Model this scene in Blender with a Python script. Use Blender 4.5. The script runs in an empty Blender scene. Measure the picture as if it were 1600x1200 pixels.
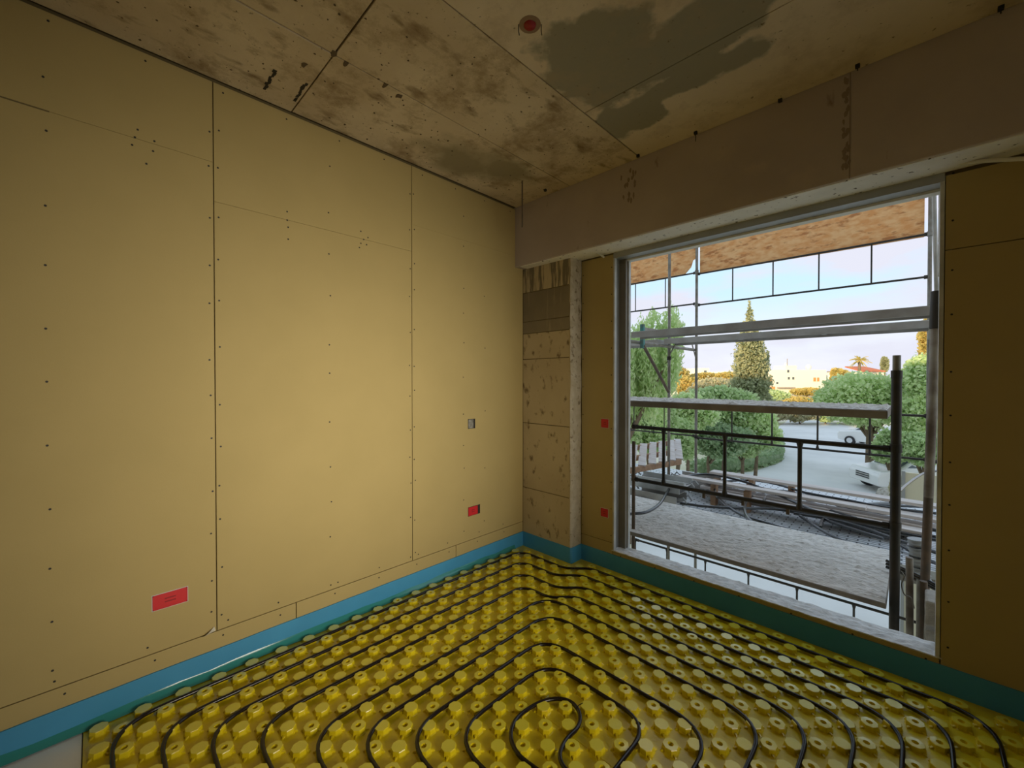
import bpy, math, random
from mathutils import Vector, Matrix
random.seed(7)
rnd = random.random
def U(a, b): return a + (b - a) * rnd()
S = bpy.context.scene
COL = S.collection
# ------------------------------------------------------------------ camera
FPX = 644.0
YAW, PITCH = math.radians(44.55), math.radians(0.62)
CAM = Vector((2.65, -2.977, 1.563))
cam = bpy.data.cameras.new('camera'); cam.sensor_width = 36; cam.lens = 36 * FPX / 1600
cam.clip_start = 0.02; cam.clip_end = 2000
co = bpy.data.objects.new('camera', cam); COL.objects.link(co)
co.location = CAM; co.rotation_euler = (math.pi / 2 - PITCH, 0, YAW)
S.camera = co
S.view_settings.view_transform = 'Standard'; S.view_settings.look = 'None'
S.view_settings.gamma = 1; S.view_settings.use_curve_mapping = False
S.view_settings.exposure = 0.0
# survey helpers: a bearing seen from the camera station, taken to a known plane of the place
_f = Vector((-math.sin(YAW) * math.cos(PITCH), math.cos(YAW) * math.cos(PITCH), -math.sin(PITCH)))
_r = Vector((math.cos(YAW), math.sin(YAW), 0)); _u = _r.cross(_f)
def ray(px, py): return _f + _r * ((px - 800) / FPX) + _u * ((600 - py) / FPX)
def onz(px, py, z): d = ray(px, py); return CAM + d * ((z - CAM.z) / d.z)
def ony(px, py, y): d = ray(px, py); return CAM + d * ((y - CAM.y) / d.y)
def onx(px, py, x): d = ray(px, py); return CAM + d * ((x - CAM.x) / d.x)
def far(px, py, D): return CAM + ray(px, py) * D

# ------------------------------------------------------------------ world
W = bpy.data.worlds.new('sky'); S.world = W; W.use_nodes = True
nt = W.node_tree; nt.nodes.clear()
def N(t, **k):
    n = nt.nodes.new(t)
    for a, v in k.items():
        if a in n.inputs.keys(): n.inputs[a].default_value = v
        else: setattr(n, a, v)
    return n
tc = N('ShaderNodeTexCoord'); sep = N('ShaderNodeSeparateXYZ'); nt.links.new(tc.outputs['Generated'], sep.inputs[0])
rp = N('ShaderNodeValToRGB'); nt.links.new(sep.outputs[2], rp.inputs[0])
e = rp.color_ramp.elements
e[0].position = 0.0; e[0].color = (0.68, 0.67, 0.72, 1)
e[1].position = 0.35; e[1].color = (0.46, 0.66, 0.84, 1)
x_ = e.new(0.09); x_.color = (0.66, 0.71, 0.78, 1)
x_ = e.new(0.18); x_.color = (0.49, 0.68, 0.82, 1)
mp = N('ShaderNodeMapping'); mp.inputs['Scale'].default_value = (3, 3, 9); nt.links.new(tc.outputs['Generated'], mp.inputs[0])
ns = N('ShaderNodeTexNoise'); ns.inputs['Scale'].default_value = 1.6; ns.inputs['Detail'].default_value = 7; nt.links.new(mp.outputs[0], ns.inputs[0])
cr = N('ShaderNodeValToRGB'); cr.color_ramp.elements[0].position = 0.42; cr.color_ramp.elements[1].position = 0.60
nt.links.new(ns.outputs[0], cr.inputs[0])
mx = N('ShaderNodeMixRGB'); mx.inputs[2].default_value = (0.60, 0.61, 0.70, 1)
nt.links.new(cr.outputs[0], mx.inputs[0]); nt.links.new(rp.outputs[0], mx.inputs[1])
bg = N('ShaderNodeBackground'); bg.inputs[1].default_value = 1.38
nt.links.new(mx.outputs[0], bg.inputs[0]); wo = N('ShaderNodeOutputWorld'); nt.links.new(bg.outputs[0], wo.inputs[0])
# ------------------------------------------------------------------ sun (low, behind the building) and added fill light in a made-up side window
sl = bpy.data.lights.new('sun', 'SUN'); sl.energy = 6; sl.color = (1, 0.74, 0.45); sl.angle = 0.02
so = bpy.data.objects.new('sun', sl); COL.objects.link(so)
so.rotation_euler = Vector((0.06, 1, -0.2)).to_track_quat('-Z', 'Y').to_euler()
RX = 4.0                                    # inner face of the right-hand wall
SW = (-2.45, -1.2, 0.55, 1.95)             # unseen opening added for the fill light, y0,y1,z0,z1
al = bpy.data.lights.new('added_side_fill', 'AREA'); al.shape = 'RECTANGLE'  # added area light, brightens the left wall and the floor
al.size = SW[1] - SW[0]; al.size_y = SW[3] - SW[2]; al.energy = 20; al.color = (1, 0.92, 0.77); al.spread = math.radians(62)
ao = bpy.data.objects.new('added_side_fill', al); COL.objects.link(ao)
ao.location = (RX + 0.12, (SW[0] + SW[1]) / 2, (SW[2] + SW[3]) / 2)
ao.rotation_euler = (math.pi / 2, 0, math.pi / 2)

# ------------------------------------------------------------------ materials
MATS = {}
def mat(name, col, rough=0.6, metal=0.0, spec=0.5, var=None, scale=5.0, detail=6, bump=0.0, bscale=60.0, trans=0.0, lo=0.35, hi=0.65, stretch=None, coat=0.0):
    """principled; var = second colour mixed in by noise; bump by finer noise"""
    m = bpy.data.materials.new(name); m.use_nodes = True; MATS[name] = m
    t = m.node_tree; b = t.nodes['Principled BSDF']
    b.inputs['Base Color'].default_value = (*col, 1); b.inputs['Roughness'].default_value = rough
    b.inputs['Metallic'].default_value = metal; b.inputs['Specular IOR Level'].default_value = spec
    if coat: b.inputs['Coat Weight'].default_value = coat; b.inputs['Coat Roughness'].default_value = .16
    t.nodes.new('ShaderNodeTexCoord').name = 'TC'; src = t.nodes['TC'].outputs['Object']
    if stretch:
        q = t.nodes.new('ShaderNodeMapping'); q.inputs['Scale'].default_value = stretch
        t.links.new(src, q.inputs[0]); src = q.outputs[0]
    if var:
        n = t.nodes.new('ShaderNodeTexNoise'); n.inputs['Scale'].default_value = scale; n.inputs['Detail'].default_value = detail
        t.links.new(src, n.inputs[0])
        r = t.nodes.new('ShaderNodeValToRGB'); r.color_ramp.elements[0].position = lo; r.color_ramp.elements[1].position = hi
        r.color_ramp.elements[0].color = (*col, 1); r.color_ramp.elements[1].color = (*var, 1)
        t.links.new(n.outputs[0], r.inputs[0]); t.links.new(r.outputs[0], b.inputs['Base Color'])
        m['ramp'] = r.name
    if bump:
        n = t.nodes.new('ShaderNodeTexNoise'); n.inputs['Scale'].default_value = bscale; n.inputs['Detail'].default_value = 5
        t.links.new(src, n.inputs[0]); u = t.nodes.new('ShaderNodeBump'); u.inputs['Strength'].default_value = bump; u.inputs['Distance'].default_value = 0.01
        t.links.new(n.outputs[0], u.inputs['Height']); t.links.new(u.outputs[0], b.inputs['Normal'])
    if trans: b.inputs['Transmission Weight'].default_value = trans
    return m
def overlay(m, col, scale, lo, hi, detail=8, stretch=None, rough=0.6, voronoi=False):
    """put a further noise-shaped stain layer over a material's base colour"""
    t = m.node_tree; b = t.nodes['Principled BSDF']; inp = b.inputs['Base Color']
    src = t.nodes['TC'].outputs['Object']
    if stretch:
        q = t.nodes.new('ShaderNodeMapping'); q.inputs['Scale'].default_value = stretch; q.inputs['Location'].default_value = (U(0, 9), U(0, 9), U(0, 9))
        t.links.new(src, q.inputs[0]); src = q.outputs[0]
    n = t.nodes.new('ShaderNodeTexNoise'); n.inputs['Scale'].default_value = scale; n.inputs['Detail'].default_value = detail; n.inputs['Roughness'].default_value = rough
    t.links.new(src, n.inputs[0])
    r = t.nodes.new('ShaderNodeMapRange'); r.inputs[1].default_value = lo; r.inputs[2].default_value = hi
    t.links.new(n.outputs[0], r.inputs[0])
    x = t.nodes.new('ShaderNodeMixRGB'); x.inputs[2].default_value = (*col, 1)
    if inp.is_linked: t.links.new(inp.links[0].from_socket, x.inputs[1])
    else: x.inputs[1].default_value = inp.default_value
    t.links.new(r.outputs[0], x.inputs[0]); t.links.new(x.outputs[0], inp)
    return m
M_board = mat('plasterboard_ivory', (0.475, 0.365, 0.150), 0.75, spec=0.25, var=(0.455, 0.35, 0.142), scale=3, bump=0.04, bscale=180)
M_gap = mat('board_joint', (0.16, 0.12, 0.05), 0.9)
M_screw = mat('screw_dark', (0.02, 0.018, 0.015), 0.6)
M_conc = mat('ceiling_concrete', (0.58, 0.47, 0.31), 0.85, spec=0.2, var=(0.70, 0.59, 0.41), scale=2.2, bump=0.25, bscale=35)
overlay(M_conc, (0.22, 0.15, 0.075), 9, 0.55, 0.72, stretch=(1, .45, 1))
overlay(M_conc, (0.16, 0.11, 0.06), 38, 0.64, 0.74, detail=3)
overlay(M_conc, (0.34, 0.25, 0.14), 2.6, 0.50, 0.66, detail=10, rough=.72)
overlay(M_conc, (0.80, 0.72, 0.56), 5, 0.62, 0.80, detail=10, rough=.75)
M_conc2 = mat('ceiling_concrete_smooth', (0.66, 0.55, 0.39), 0.85, spec=0.2, var=(0.74, 0.63, 0.46), scale=1.4, bump=0.12, bscale=35)
def stain(m, col, blobs, soft=.12, wob=.85, nscale=5.5):
    """cement stains of given place and size with ragged rims"""
    t = m.node_tree; b = t.nodes['Principled BSDF']; inp = b.inputs['Base Color']; src = t.nodes['TC'].outputs['Object']
    n = t.nodes.new('ShaderNodeTexNoise'); n.inputs['Scale'].default_value = nscale; n.inputs['Detail'].default_value = 7; t.links.new(src, n.inputs[0])
    last = None
    for (cx, cy, rx, ry) in blobs:
        q = t.nodes.new('ShaderNodeMapping'); q.vector_type = 'POINT'; q.inputs['Scale'].default_value = (1/rx, 1/ry, 0); q.inputs['Location'].default_value = (-cx/rx, -cy/ry, 0)
        l = t.nodes.new('ShaderNodeVectorMath'); l.operation = 'LENGTH'; t.links.new(src, q.inputs[0]); t.links.new(q.outputs[0], l.inputs[0])
        if last is None: last = l.outputs['Value']
        else:
            k = t.nodes.new('ShaderNodeMath'); k.operation = 'MINIMUM'; t.links.new(last, k.inputs[0]); t.links.new(l.outputs['Value'], k.inputs[1]); last = k.outputs[0]
    k = t.nodes.new('ShaderNodeMath'); k.operation = 'MULTIPLY_ADD'; t.links.new(n.outputs[0], k.inputs[0]); k.inputs[1].default_value = wob * 2; t.links.new(last, k.inputs[2])
    r = t.nodes.new('ShaderNodeMapRange'); r.inputs[1].default_value = 1 + wob + soft; r.inputs[2].default_value = 1 + wob - soft; t.links.new(k.outputs[0], r.inputs[0])
    x = t.nodes.new('ShaderNodeMixRGB'); x.inputs[2].default_value = (*col, 1); t.links.new(inp.links[0].from_socket, x.inputs[1])
    t.links.new(r.outputs[0], x.inputs[0]); t.links.new(x.outputs[0], inp)
stain(M_conc2, (0.34, 0.31, 0.22), [(1.52, -1.17, .30, .33), (1.88, -1.02, .34, .20), (1.40, -.70, .20, .18), (1.85, -.78, .34, .10)], soft=.10)
stain(M_conc, (0.33, 0.28, 0.17), [(.30, -1.10, .16, .28), (.42, -.8, .16, .22)], soft=.45)
overlay(M_conc2, (0.44, 0.34, 0.21), 2.0, 0.48, 0.70, detail=10, rough=.7)
overlay(M_conc2, (0.15, 0.10, 0.05), 30, 0.66, 0.76, detail=3)
M_beam = mat('beam_concrete', (0.50, 0.425, 0.385), 0.9, spec=0.2, var=(0.60, 0.52, 0.465), scale=1.6, bump=0.15, bscale=30)
overlay(M_beam, (0.30, 0.22, 0.17), 6, 0.66, 0.74, stretch=(1.4, 1, .5))
overlay(M_beam, (0.62, 0.52, 0.42), 3, 0.6, 0.8)
M_soffit = mat('beam_soffit_plaster', (0.82, 0.79, 0.72), 0.9, var=(0.90, 0.87, 0.80), scale=6, bump=0.2, bscale=40)
overlay(M_soffit, (0.12, 0.09, 0.06), 30, 0.64, 0.70, detail=3)
M_col = mat('column_concrete', (0.50, 0.40, 0.235), 0.9, spec=0.2, var=(0.58, 0.475, 0.285), scale=2.5, bump=0.25, bscale=40)
overlay(M_col, (0.20, 0.145, 0.075), 16, 0.57, 0.68, stretch=(1, 1, .6))
M_coltop = mat('column_concrete_drips', (0.50, 0.40, 0.235), 0.9, var=(0.56, 0.46, 0.275), scale=2.5, bump=0.2, bscale=40)
overlay(M_coltop, (0.20, 0.165, 0.10), 5, 0.46, 0.56, stretch=(7, 1, .55), detail=4)
M_colgrey = mat('column_concrete_grey', (0.22, 0.18, 0.11), 0.9, var=(0.28, 0.23, 0.14), scale=3, bump=0.2, bscale=30)
overlay(M_colgrey, (0.36, 0.29, 0.17), 9, 0.56, 0.7, stretch=(2.2, 1, .25))
M_rough = mat('column_edge_plaster', (0.50, 0.43, 0.30), 0.95, var=(0.62, 0.55, 0.42), scale=14, bump=0.6, bscale=60)
overlay(M_rough, (0.26, 0.20, 0.12), 22, 0.56, 0.66)
M_blue = mat('edge_strip_blue', (0.055, 0.29, 0.52), 0.5, var=(0.065, 0.33, 0.58), scale=3, bump=0.06, bscale=20)
M_film = mat('strip_film', (0.04, 0.26, 0.24), 0.12, spec=0.6)
M_nub = mat('nub_sheet_yellow', (0.80, 0.64, 0.010), 0.30, spec=0.6, var=(0.68, 0.53, 0.008), scale=9, bump=0.12, bscale=70, coat=0.25)
M_nubtop = mat('nub_top_yellow', (0.82, 0.73, 0.04), 0.30, spec=1.0, bump=0.10, bscale=160, coat=1.0)
M_pipe = mat('pipe_black', (0.012, 0.008, 0.007), 0.22, spec=0.5)
M_white = mat('insulation_white', (0.86, 0.87, 0.84), 0.8, bump=0.1, bscale=200)
M_red = mat('box_red', (0.62, 0.02, 0.025), 0.45)
M_redd = mat('box_red_dark', (0.33, 0.012, 0.015), 0.5)
M_box = mat('box_grey', (0.30, 0.29, 0.25), 0.5, var=(0.16, 0.15, 0.12), scale=40)
M_hole = mat('box_dark', (0.03, 0.025, 0.02), 0.9)
M_stud = mat('galvanised_stud', (0.42, 0.43, 0.42), 0.45, metal=0.35, var=(0.36, 0.36, 0.34), scale=5)
M_studd = mat('stud_web_grey_brown', (0.27, 0.245, 0.20), 0.6, var=(0.23, 0.20, 0.16), scale=4)  # grey-brown web, darker than the other stud faces
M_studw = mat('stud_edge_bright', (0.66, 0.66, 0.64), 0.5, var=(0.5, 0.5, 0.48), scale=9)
M_sill = mat('sill_plaster', (0.88, 0.88, 0.86), 0.8, var=(0.66, 0.66, 0.64), scale=22, bump=0.8, bscale=40)
M_foam = mat('backer_rod', (0.66, 0.62, 0.50), 0.7)
M_mason = mat('masonry_block', (0.50, 0.47, 0.41), 0.9, var=(0.42, 0.39, 0.33), scale=8, bump=0.3)
M_bare = mat('bare_blockwork', (0.50, 0.46, 0.39), 0.9, var=(0.42, 0.38, 0.32), scale=6)
M_render = mat('render_white', (0.86, 0.85, 0.81), 0.9)
M_rust = mat('steel_rusty', (0.12, 0.095, 0.07), 0.7, metal=0.2, var=(0.19, 0.13, 0.085), scale=14)
M_dark = mat('steel_dark_paint', (0.022, 0.020, 0.015), 0.55, var=(0.045, 0.034, 0.022), scale=8)
M_tube = mat('steel_tube_grey', (0.30, 0.29, 0.26), 0.5, metal=0.3, var=(0.20, 0.17, 0.13), scale=10)
M_tubew = mat('steel_tube_worn', (0.40, 0.36, 0.30), 0.6, metal=0.1, var=(0.16, 0.12, 0.09), scale=6)
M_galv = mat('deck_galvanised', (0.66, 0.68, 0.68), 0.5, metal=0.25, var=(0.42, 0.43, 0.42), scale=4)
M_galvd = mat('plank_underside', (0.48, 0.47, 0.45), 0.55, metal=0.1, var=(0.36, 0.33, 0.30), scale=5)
M_teal = mat('bracket_teal', (0.07, 0.30, 0.29), 0.6, var=(0.12, 0.14, 0.12), scale=12)
M_dust = mat('dusty_board', (0.90, 0.86, 0.80), 0.95, var=(0.68, 0.64, 0.58), scale=12, bump=1.0, bscale=45, stretch=(.6, 1.6, 1))
overlay(M_dust, (0.30, 0.26, 0.22), 28, 0.62, 0.68, stretch=(.5, 2, 1))
M_dustd = mat('board_edge', (0.36, 0.32, 0.27), 0.9, var=(0.27, 0.23, 0.19), scale=8)
M_osb = mat('osb_board', (0.82, 0.37, 0.125), 0.75, var=(0.93, 0.55, 0.25), scale=11, detail=3, stretch=(1, 1, 2.2))
overlay(M_osb, (0.56, 0.22, 0.07), 9, 0.54, 0.66, detail=3, stretch=(.8, 1, 2.2))
M_timber = mat('timber_plank', (0.76, 0.71, 0.68), 0.8, var=(0.62, 0.55, 0.50), scale=6, stretch=(.3, 4, 4))
M_timbero = mat('timber_raw', (0.46, 0.29, 0.17), 0.8, var=(0.36, 0.21, 0.12), scale=6, stretch=(.3, 4, 4))
M_hose = mat('hose_black', (0.02, 0.022, 0.024), 0.25, spec=0.7, coat=.4)
M_conduit = mat('conduit_grey', (0.33, 0.34, 0.34), 0.4)
M_asphalt = mat('asphalt', (0.62, 0.62, 0.59), 0.85, var=(0.72, 0.72, 0.69), scale=.5, bump=.2, bscale=20)
M_soil = mat('dry_ground', (0.70, 0.63, 0.50), 0.95, var=(0.52, 0.52, 0.32), scale=.25)
M_trunk = mat('bark', (0.22, 0.16, 0.10), 0.9, var=(0.14, 0.10, 0.06), scale=8)
M_house = mat('house_white', (0.82, 0.76, 0.62), 0.85)
M_shut = mat('shutter_orange', (0.55, 0.27, 0.09), 0.7)
M_glassd = mat('glass_dark', (0.10, 0.12, 0.13), 0.2)
M_roof = mat('roof_tile_red', (0.58, 0.19, 0.08), 0.8, var=(0.48, 0.14, 0.06), scale=2)
M_carw = mat('car_paint_white', (0.80, 0.80, 0.77), 0.25, coat=.5)
M_tyre = mat('tyre', (0.03, 0.03, 0.03), 0.8)
M_lens = mat('lamp_lens', (0.65, 0.66, 0.66), 0.15)
M_cream = mat('cream_panel', (0.66, 0.62, 0.46), 0.7)
M_stone = mat('rubble', (0.52, 0.49, 0.43), 0.9, var=(0.3, 0.27, 0.22), scale=9, bump=.6)
def leafmat(name, c1, c2, c3):
    m = mat(name, c1, 0.6, spec=0.3, var=c2, scale=1.3, detail=2, lo=.3, hi=.7)
    overlay(m, c3, 7, .5, .65, detail=2)
    b = m.node_tree.nodes['Principled BSDF']; t = m.node_tree
    tr = t.nodes.new('ShaderNodeBsdfTranslucent'); a = t.nodes.new('ShaderNodeMixShader'); a.inputs[0].default_value = .5
    t.links.new(b.inputs['Base Color'].links[0].from_socket, tr.inputs[0])
    t.links.new(b.outputs[0], a.inputs[1]); t.links.new(tr.outputs[0], a.inputs[2])
    t.links.new(a.outputs[0], t.nodes['Material Output'].inputs[0]); return m
L_fresh = leafmat('leaf_fresh', (0.58, 0.74, 0.34), (0.70, 0.82, 0.44), (0.82, 0.88, 0.56))
L_mid = leafmat('leaf_mid', (0.48, 0.62, 0.29), (0.58, 0.72, 0.37), (0.70, 0.78, 0.48))
L_dark = leafmat('leaf_dark', (0.33, 0.46, 0.25), (0.42, 0.54, 0.30), (0.52, 0.60, 0.37))
L_cyp = leafmat('leaf_cypress', (0.36, 0.40, 0.22), (0.48, 0.50, 0.29), (0.58, 0.58, 0.36))
L_dry = leafmat('leaf_dry', (0.58, 0.54, 0.33), (0.66, 0.60, 0.40), (0.50, 0.54, 0.29))
L_gold = leafmat('leaf_gold', (0.60, 0.50, 0.16), (0.72, 0.54, 0.18), (0.48, 0.48, 0.16))

# ------------------------------------------------------------------ mesh builder
class MB:
    def __init__(s): s.v = []; s.f = []; s.mi = []; s.sm = []
    def add(s, vs, fs, mi=0, sm=False):
        o = len(s.v); s.v += [tuple(p) for p in vs]
        for f in fs: s.f.append([i + o for i in f]); s.mi.append(mi); s.sm.append(sm)
        return s
    def box(s, a, b, mi=0):
        x0, y0, z0 = a; x1, y1, z1 = b
        return s.add([(x0,y0,z0),(x1,y0,z0),(x1,y1,z0),(x0,y1,z0),(x0,y0,z1),(x1,y0,z1),(x1,y1,z1),(x0,y1,z1)],
            [(3,2,1,0),(4,5,6,7),(0,1,5,4),(1,2,6,5),(2,3,7,6),(3,0,4,7)], mi)
    def bar(s, p, q, w, h, up=(0,0,1), mi=0):
        p, q = Vector(p), Vector(q); d = (q - p).normalized(); r = d.cross(Vector(up))
        if r.length < 1e-4: r = d.cross(Vector((1, 0, 0)))
        r.normalize(); u = r.cross(d)
        vs = [c + r * (a * w / 2) + u * (b * h / 2) for c in (p, q) for a, b in ((-1,-1),(1,-1),(1,1),(-1,1))]
        return s.add(vs, [(3,2,1,0),(4,5,6,7),(0,1,5,4),(1,2,6,5),(2,3,7,6),(3,0,4,7)], mi)
    def tube(s, pts, r, n=8, mi=0, caps=True, sm=True):
        pts = [Vector(p) for p in pts]; k = len(pts); rs = r if isinstance(r, (list, tuple)) else [r] * k
        o = []; ref = None
        for i, p in enumerate(pts):
            d = (pts[min(i + 1, k - 1)] - pts[max(i - 1, 0)]).normalized()
            if ref is None: ref = d.cross(Vector((0, 0, 1)) if abs(d.z) < .9 else Vector((1, 0, 0))).normalized()
            ref = (ref - d * ref.dot(d)).normalized(); b = d.cross(ref)
            o += [p + (ref * math.cos(2*math.pi*j/n) + b * math.sin(2*math.pi*j/n)) * rs[i] for j in range(n)]
        fs = [(i*n + j, i*n + (j+1) % n, (i+1)*n + (j+1) % n, (i+1)*n + j) for i in range(k-1) for j in range(n)]
        s.add(o, fs, mi, sm)
        if caps: s.add(o[:n], [tuple(range(n))[::-1]], mi); s.add(o[-n:], [tuple(range(n))], mi)
        return s
    def cyl(s, p, q, r, n=10, mi=0): return s.tube([p, q], r, n, mi)
    def lathe(s, c, prof, n=12, mi=0, sm=True, ph=0.0, capmi=None):
        c = Vector(c); o = []
        for r, z in prof: o += [c + Vector((r*math.cos(2*math.pi*j/n + ph), r*math.sin(2*math.pi*j/n + ph), z)) for j in range(n)]
        fs = [(i*n + j, i*n + (j+1) % n, (i+1)*n + (j+1) % n, (i+1)*n + j) for i in range(len(prof)-1) for j in range(n)]
        s.add(o, fs, mi, sm); s.add(o[-n:], [tuple(range(n))], mi if capmi is None else capmi); return s
    def prism(s, poly, h, mi=0):
        """poly: list of 3D points, h: extrusion vector"""
        poly = [Vector(p) for p in poly]; h = Vector(h); n = len(poly)
        s.add(poly + [p + h for p in poly], [tuple(range(n))[::-1], tuple(range(n, 2*n))] + [(i, (i+1) % n, n + (i+1) % n, n + i) for i in range(n)], mi); return s
    def mesh(s, name, mats):
        m = bpy.data.meshes.new(name); m.from_pydata(s.v, [], s.f)
        for a in (mats if isinstance(mats, (list, tuple)) else [mats]): m.materials.append(a)
        m.polygons.foreach_set('material_index', s.mi); m.polygons.foreach_set('use_smooth', s.sm)
        m.update(); return m
    def build(s, name, mats, parent=None, bevel=0):
        o = link(bpy.data.objects.new(name, s.mesh(name, mats)), parent)
        if bevel:
            b = o.modifiers.new('bevel', 'BEVEL'); b.width = bevel; b.segments = 2; b.limit_method = 'ANGLE'
        return o
def link(o, parent=None):
    COL.objects.link(o)
    if parent is not None:
        o.parent = parent
        o.matrix_parent_inverse = Matrix.Translation(-parent.location)     # parts are given in world coordinates
    return o
def tag(o, label, cat, group=None, kind=None):
    o['label'] = label; o['category'] = cat
    if group: o['group'] = group
    if kind: o['kind'] = kind
    return o
def struct(o, label=None):
    o['kind'] = 'structure'
    if label: o['label'] = label
    return o
def thing(name, loc, label, cat, group=None):
    o = bpy.data.objects.new(name, None); o.empty_display_size = .05; o.location = loc; COL.objects.link(o)
    return tag(o, label, cat, group)
def B(a, b): return MB().box(a, b)
def smooth(pts, n=6):
    """Catmull-Rom through points"""
    P = [Vector(p) for p in pts]; P = [P[0]*2 - P[1]] + P + [P[-1]*2 - P[-2]]; out = []
    for i in range(1, len(P) - 2):
        a, b, c, d = P[i-1:i+3]
        for k in range(n):
            t = k / n
            out.append(.5 * (2*b + (c - a)*t + (2*a - 5*b + 4*c - d)*t*t + (3*b - a - 3*c + d)*t**3))
    return out + [P[-2]]

# ================================================================== THE ROOM
ZC = 3.135; BEAM_Y = -0.243; BEAM_Z = 2.596; COLX = 0.563; COLY = -0.139; REAR = -5.6
WX0, WX1, WZ0, WZ1 = 0.88, 2.737, 0.165, 2.55; WALL_T = 0.14
# floor
fl = struct(B((-.3, REAR - .2, -.12), (RX + .3, WALL_T, -.035)).build('floor', mat('floor_slab', (.4, .38, .33), .9)), 'concrete floor slab under the insulation')
# left wall: backing and plasterboards
wl = struct(B((-.30, REAR - .2, -.12), (-.0125, .0, ZC + .1)).build('wall_left', M_gap), 'long ivory plasterboard wall left of the corner')
G = .0022
def board(parent, a, b):
    return B(a, b).build('plasterboard', M_board, parent, bevel=.0012)
def lw(y0, y1, z0, z1, rec=0.0): board(wl, (-.0125, y0 + G, z0 + (G if z0 < 1 else .0006)), (-rec, y1 - G, z1 - (G if z1 < 1 else .0006)))
ZL = 0.224; V1, V2 = -2.525, -1.332
for y0, y1, zs in ((REAR, -3.725, (ZL, ZC - .008)), (-3.725, V1, (ZL, 2.706, ZC - .008)), (V1, V2, (ZL, 2.502, ZC - .008)), ):
    for i in range(len(zs) - 1): lw(y0, y1, zs[i], zs[i + 1])
m = B((-.0125, V2 + G, ZL + G), (0, COLY - G, BEAM_Z)); m.box((-.0125, V2 + G, BEAM_Z), (0, BEAM_Y - .001, 2.70 - .0008)); m.build('plasterboard', M_board, wl)
board(wl, (-.0125, V2 + G, 2.70), (0, BEAM_Y - .001, ZC - .008))
for y0, y1 in ((REAR, -4.4), (-4.4, -3.33), (-3.33, -2.132), (-2.132, -.93), (-.93, COLY)): lw(y0, y1, 0.0, ZL)
# screws (a few millimetres each)
sc = MB()
def dot(y, z): sc.cyl((-.002, y, z), (.0008, y, z), .0048, 8)
def col_screws(y, z0, z1, st, jy=.006):
    z = z0
    while z < z1: dot(y + U(-jy, jy), z + U(-.05, .05)); z += st
for y in (V1, V2):
    for d in (-.018, .02): col_screws(y + d, .30, ZC - .1, .235)
for y in (-3.113, -1.926, -3.7, -.85, -4.3): col_screws(y, .27, ZC - .05, .26, .005)
col_screws(-.62, .3, 2.5, .5)
for y, z in ((-2.83, 2.71), (-2.82, 2.75), (-2.76, 2.72), (-2.765, 2.67), (-2.84, 2.67), (-2.79, 2.60), (-2.17, 2.55), (-2.17, 2.50), (-2.165, 2.46), (-2.165, 2.39), (-1.72, 2.55), (-1.70, 2.50), (-1.72, 2.47), (-1.67, 2.52), (-1.68, 2.47), (-1.73, 2.44)): dot(y, z)
y = -3.4
while y < -.3: dot(y + U(-.03, .03), .262 + U(-.006, .006)); dot(y + U(-.03, .03), .19 + U(-.006, .006)); y += .30
y = -3.1
while y < -.3: dot(y, ZC - .045); y += .31
o = sc.build('screw_heads', M_screw, wl); o['kind'] = 'stuff'
# torn paper curl at the foot of the first joint, opened joint at far left
m = MB()
for k in range(6):
    t = k / 5; m.v += [(.002 + .018 * math.sin(t * 2.2), V1 - .012 - .05 * t, ZL + .03 - .028 * t), (.001, V1 - .006 - .05 * t, ZL + .006 - .012 * t)]
for k in range(5): m.f.append([k*2, k*2 + 1, k*2 + 3, k*2 + 2]); m.mi.append(0); m.sm.append(True)
m.build('torn_paper', M_foam, wl)
MB().bar((.0003, -3.30, 2.7065), (.0003, -3.10, 2.7055), .0015, .006).build('open_joint', M_gap, wl)
# ceiling: formwork panel imprints, joints recessed
ce = struct(B((-.3, REAR - .2, ZC + .012), (RX + .3, BEAM_Y + .4, ZC + .3)).build('ceiling', mat('ceiling_joint', (.12, .085, .045), .95)), 'raw concrete ceiling slab with board joints')
def cp(x0, x1, y0, y1, m, dz=0.0):
    B((x0 + .0035, y0 + .0035, ZC + dz), (x1 - .0035, y1 - .0035, ZC + .012)).build('concrete_panel', m, ce, bevel=.002)
YB = BEAM_Y
cp(0.012, .622, -2.147, YB, M_conc, .002); cp(.622, 1.235, -2.147, YB, M_conc)
cp(0.012, .622, -4.6, -2.147, M_conc); cp(.622, 1.235, -4.6, -2.147, M_conc, .002)
cp(1.235, 3.9, -.93, YB, M_conc2, .001); cp(1.235, 2.6, -3.4, -.93, M_conc2, -.001); cp(2.6, 3.98, -3.4, -.93, M_conc2)
cp(1.235, 3.98, REAR, -3.4, M_conc2); cp(0.012, 1.235, REAR, -4.6, M_conc)
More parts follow.
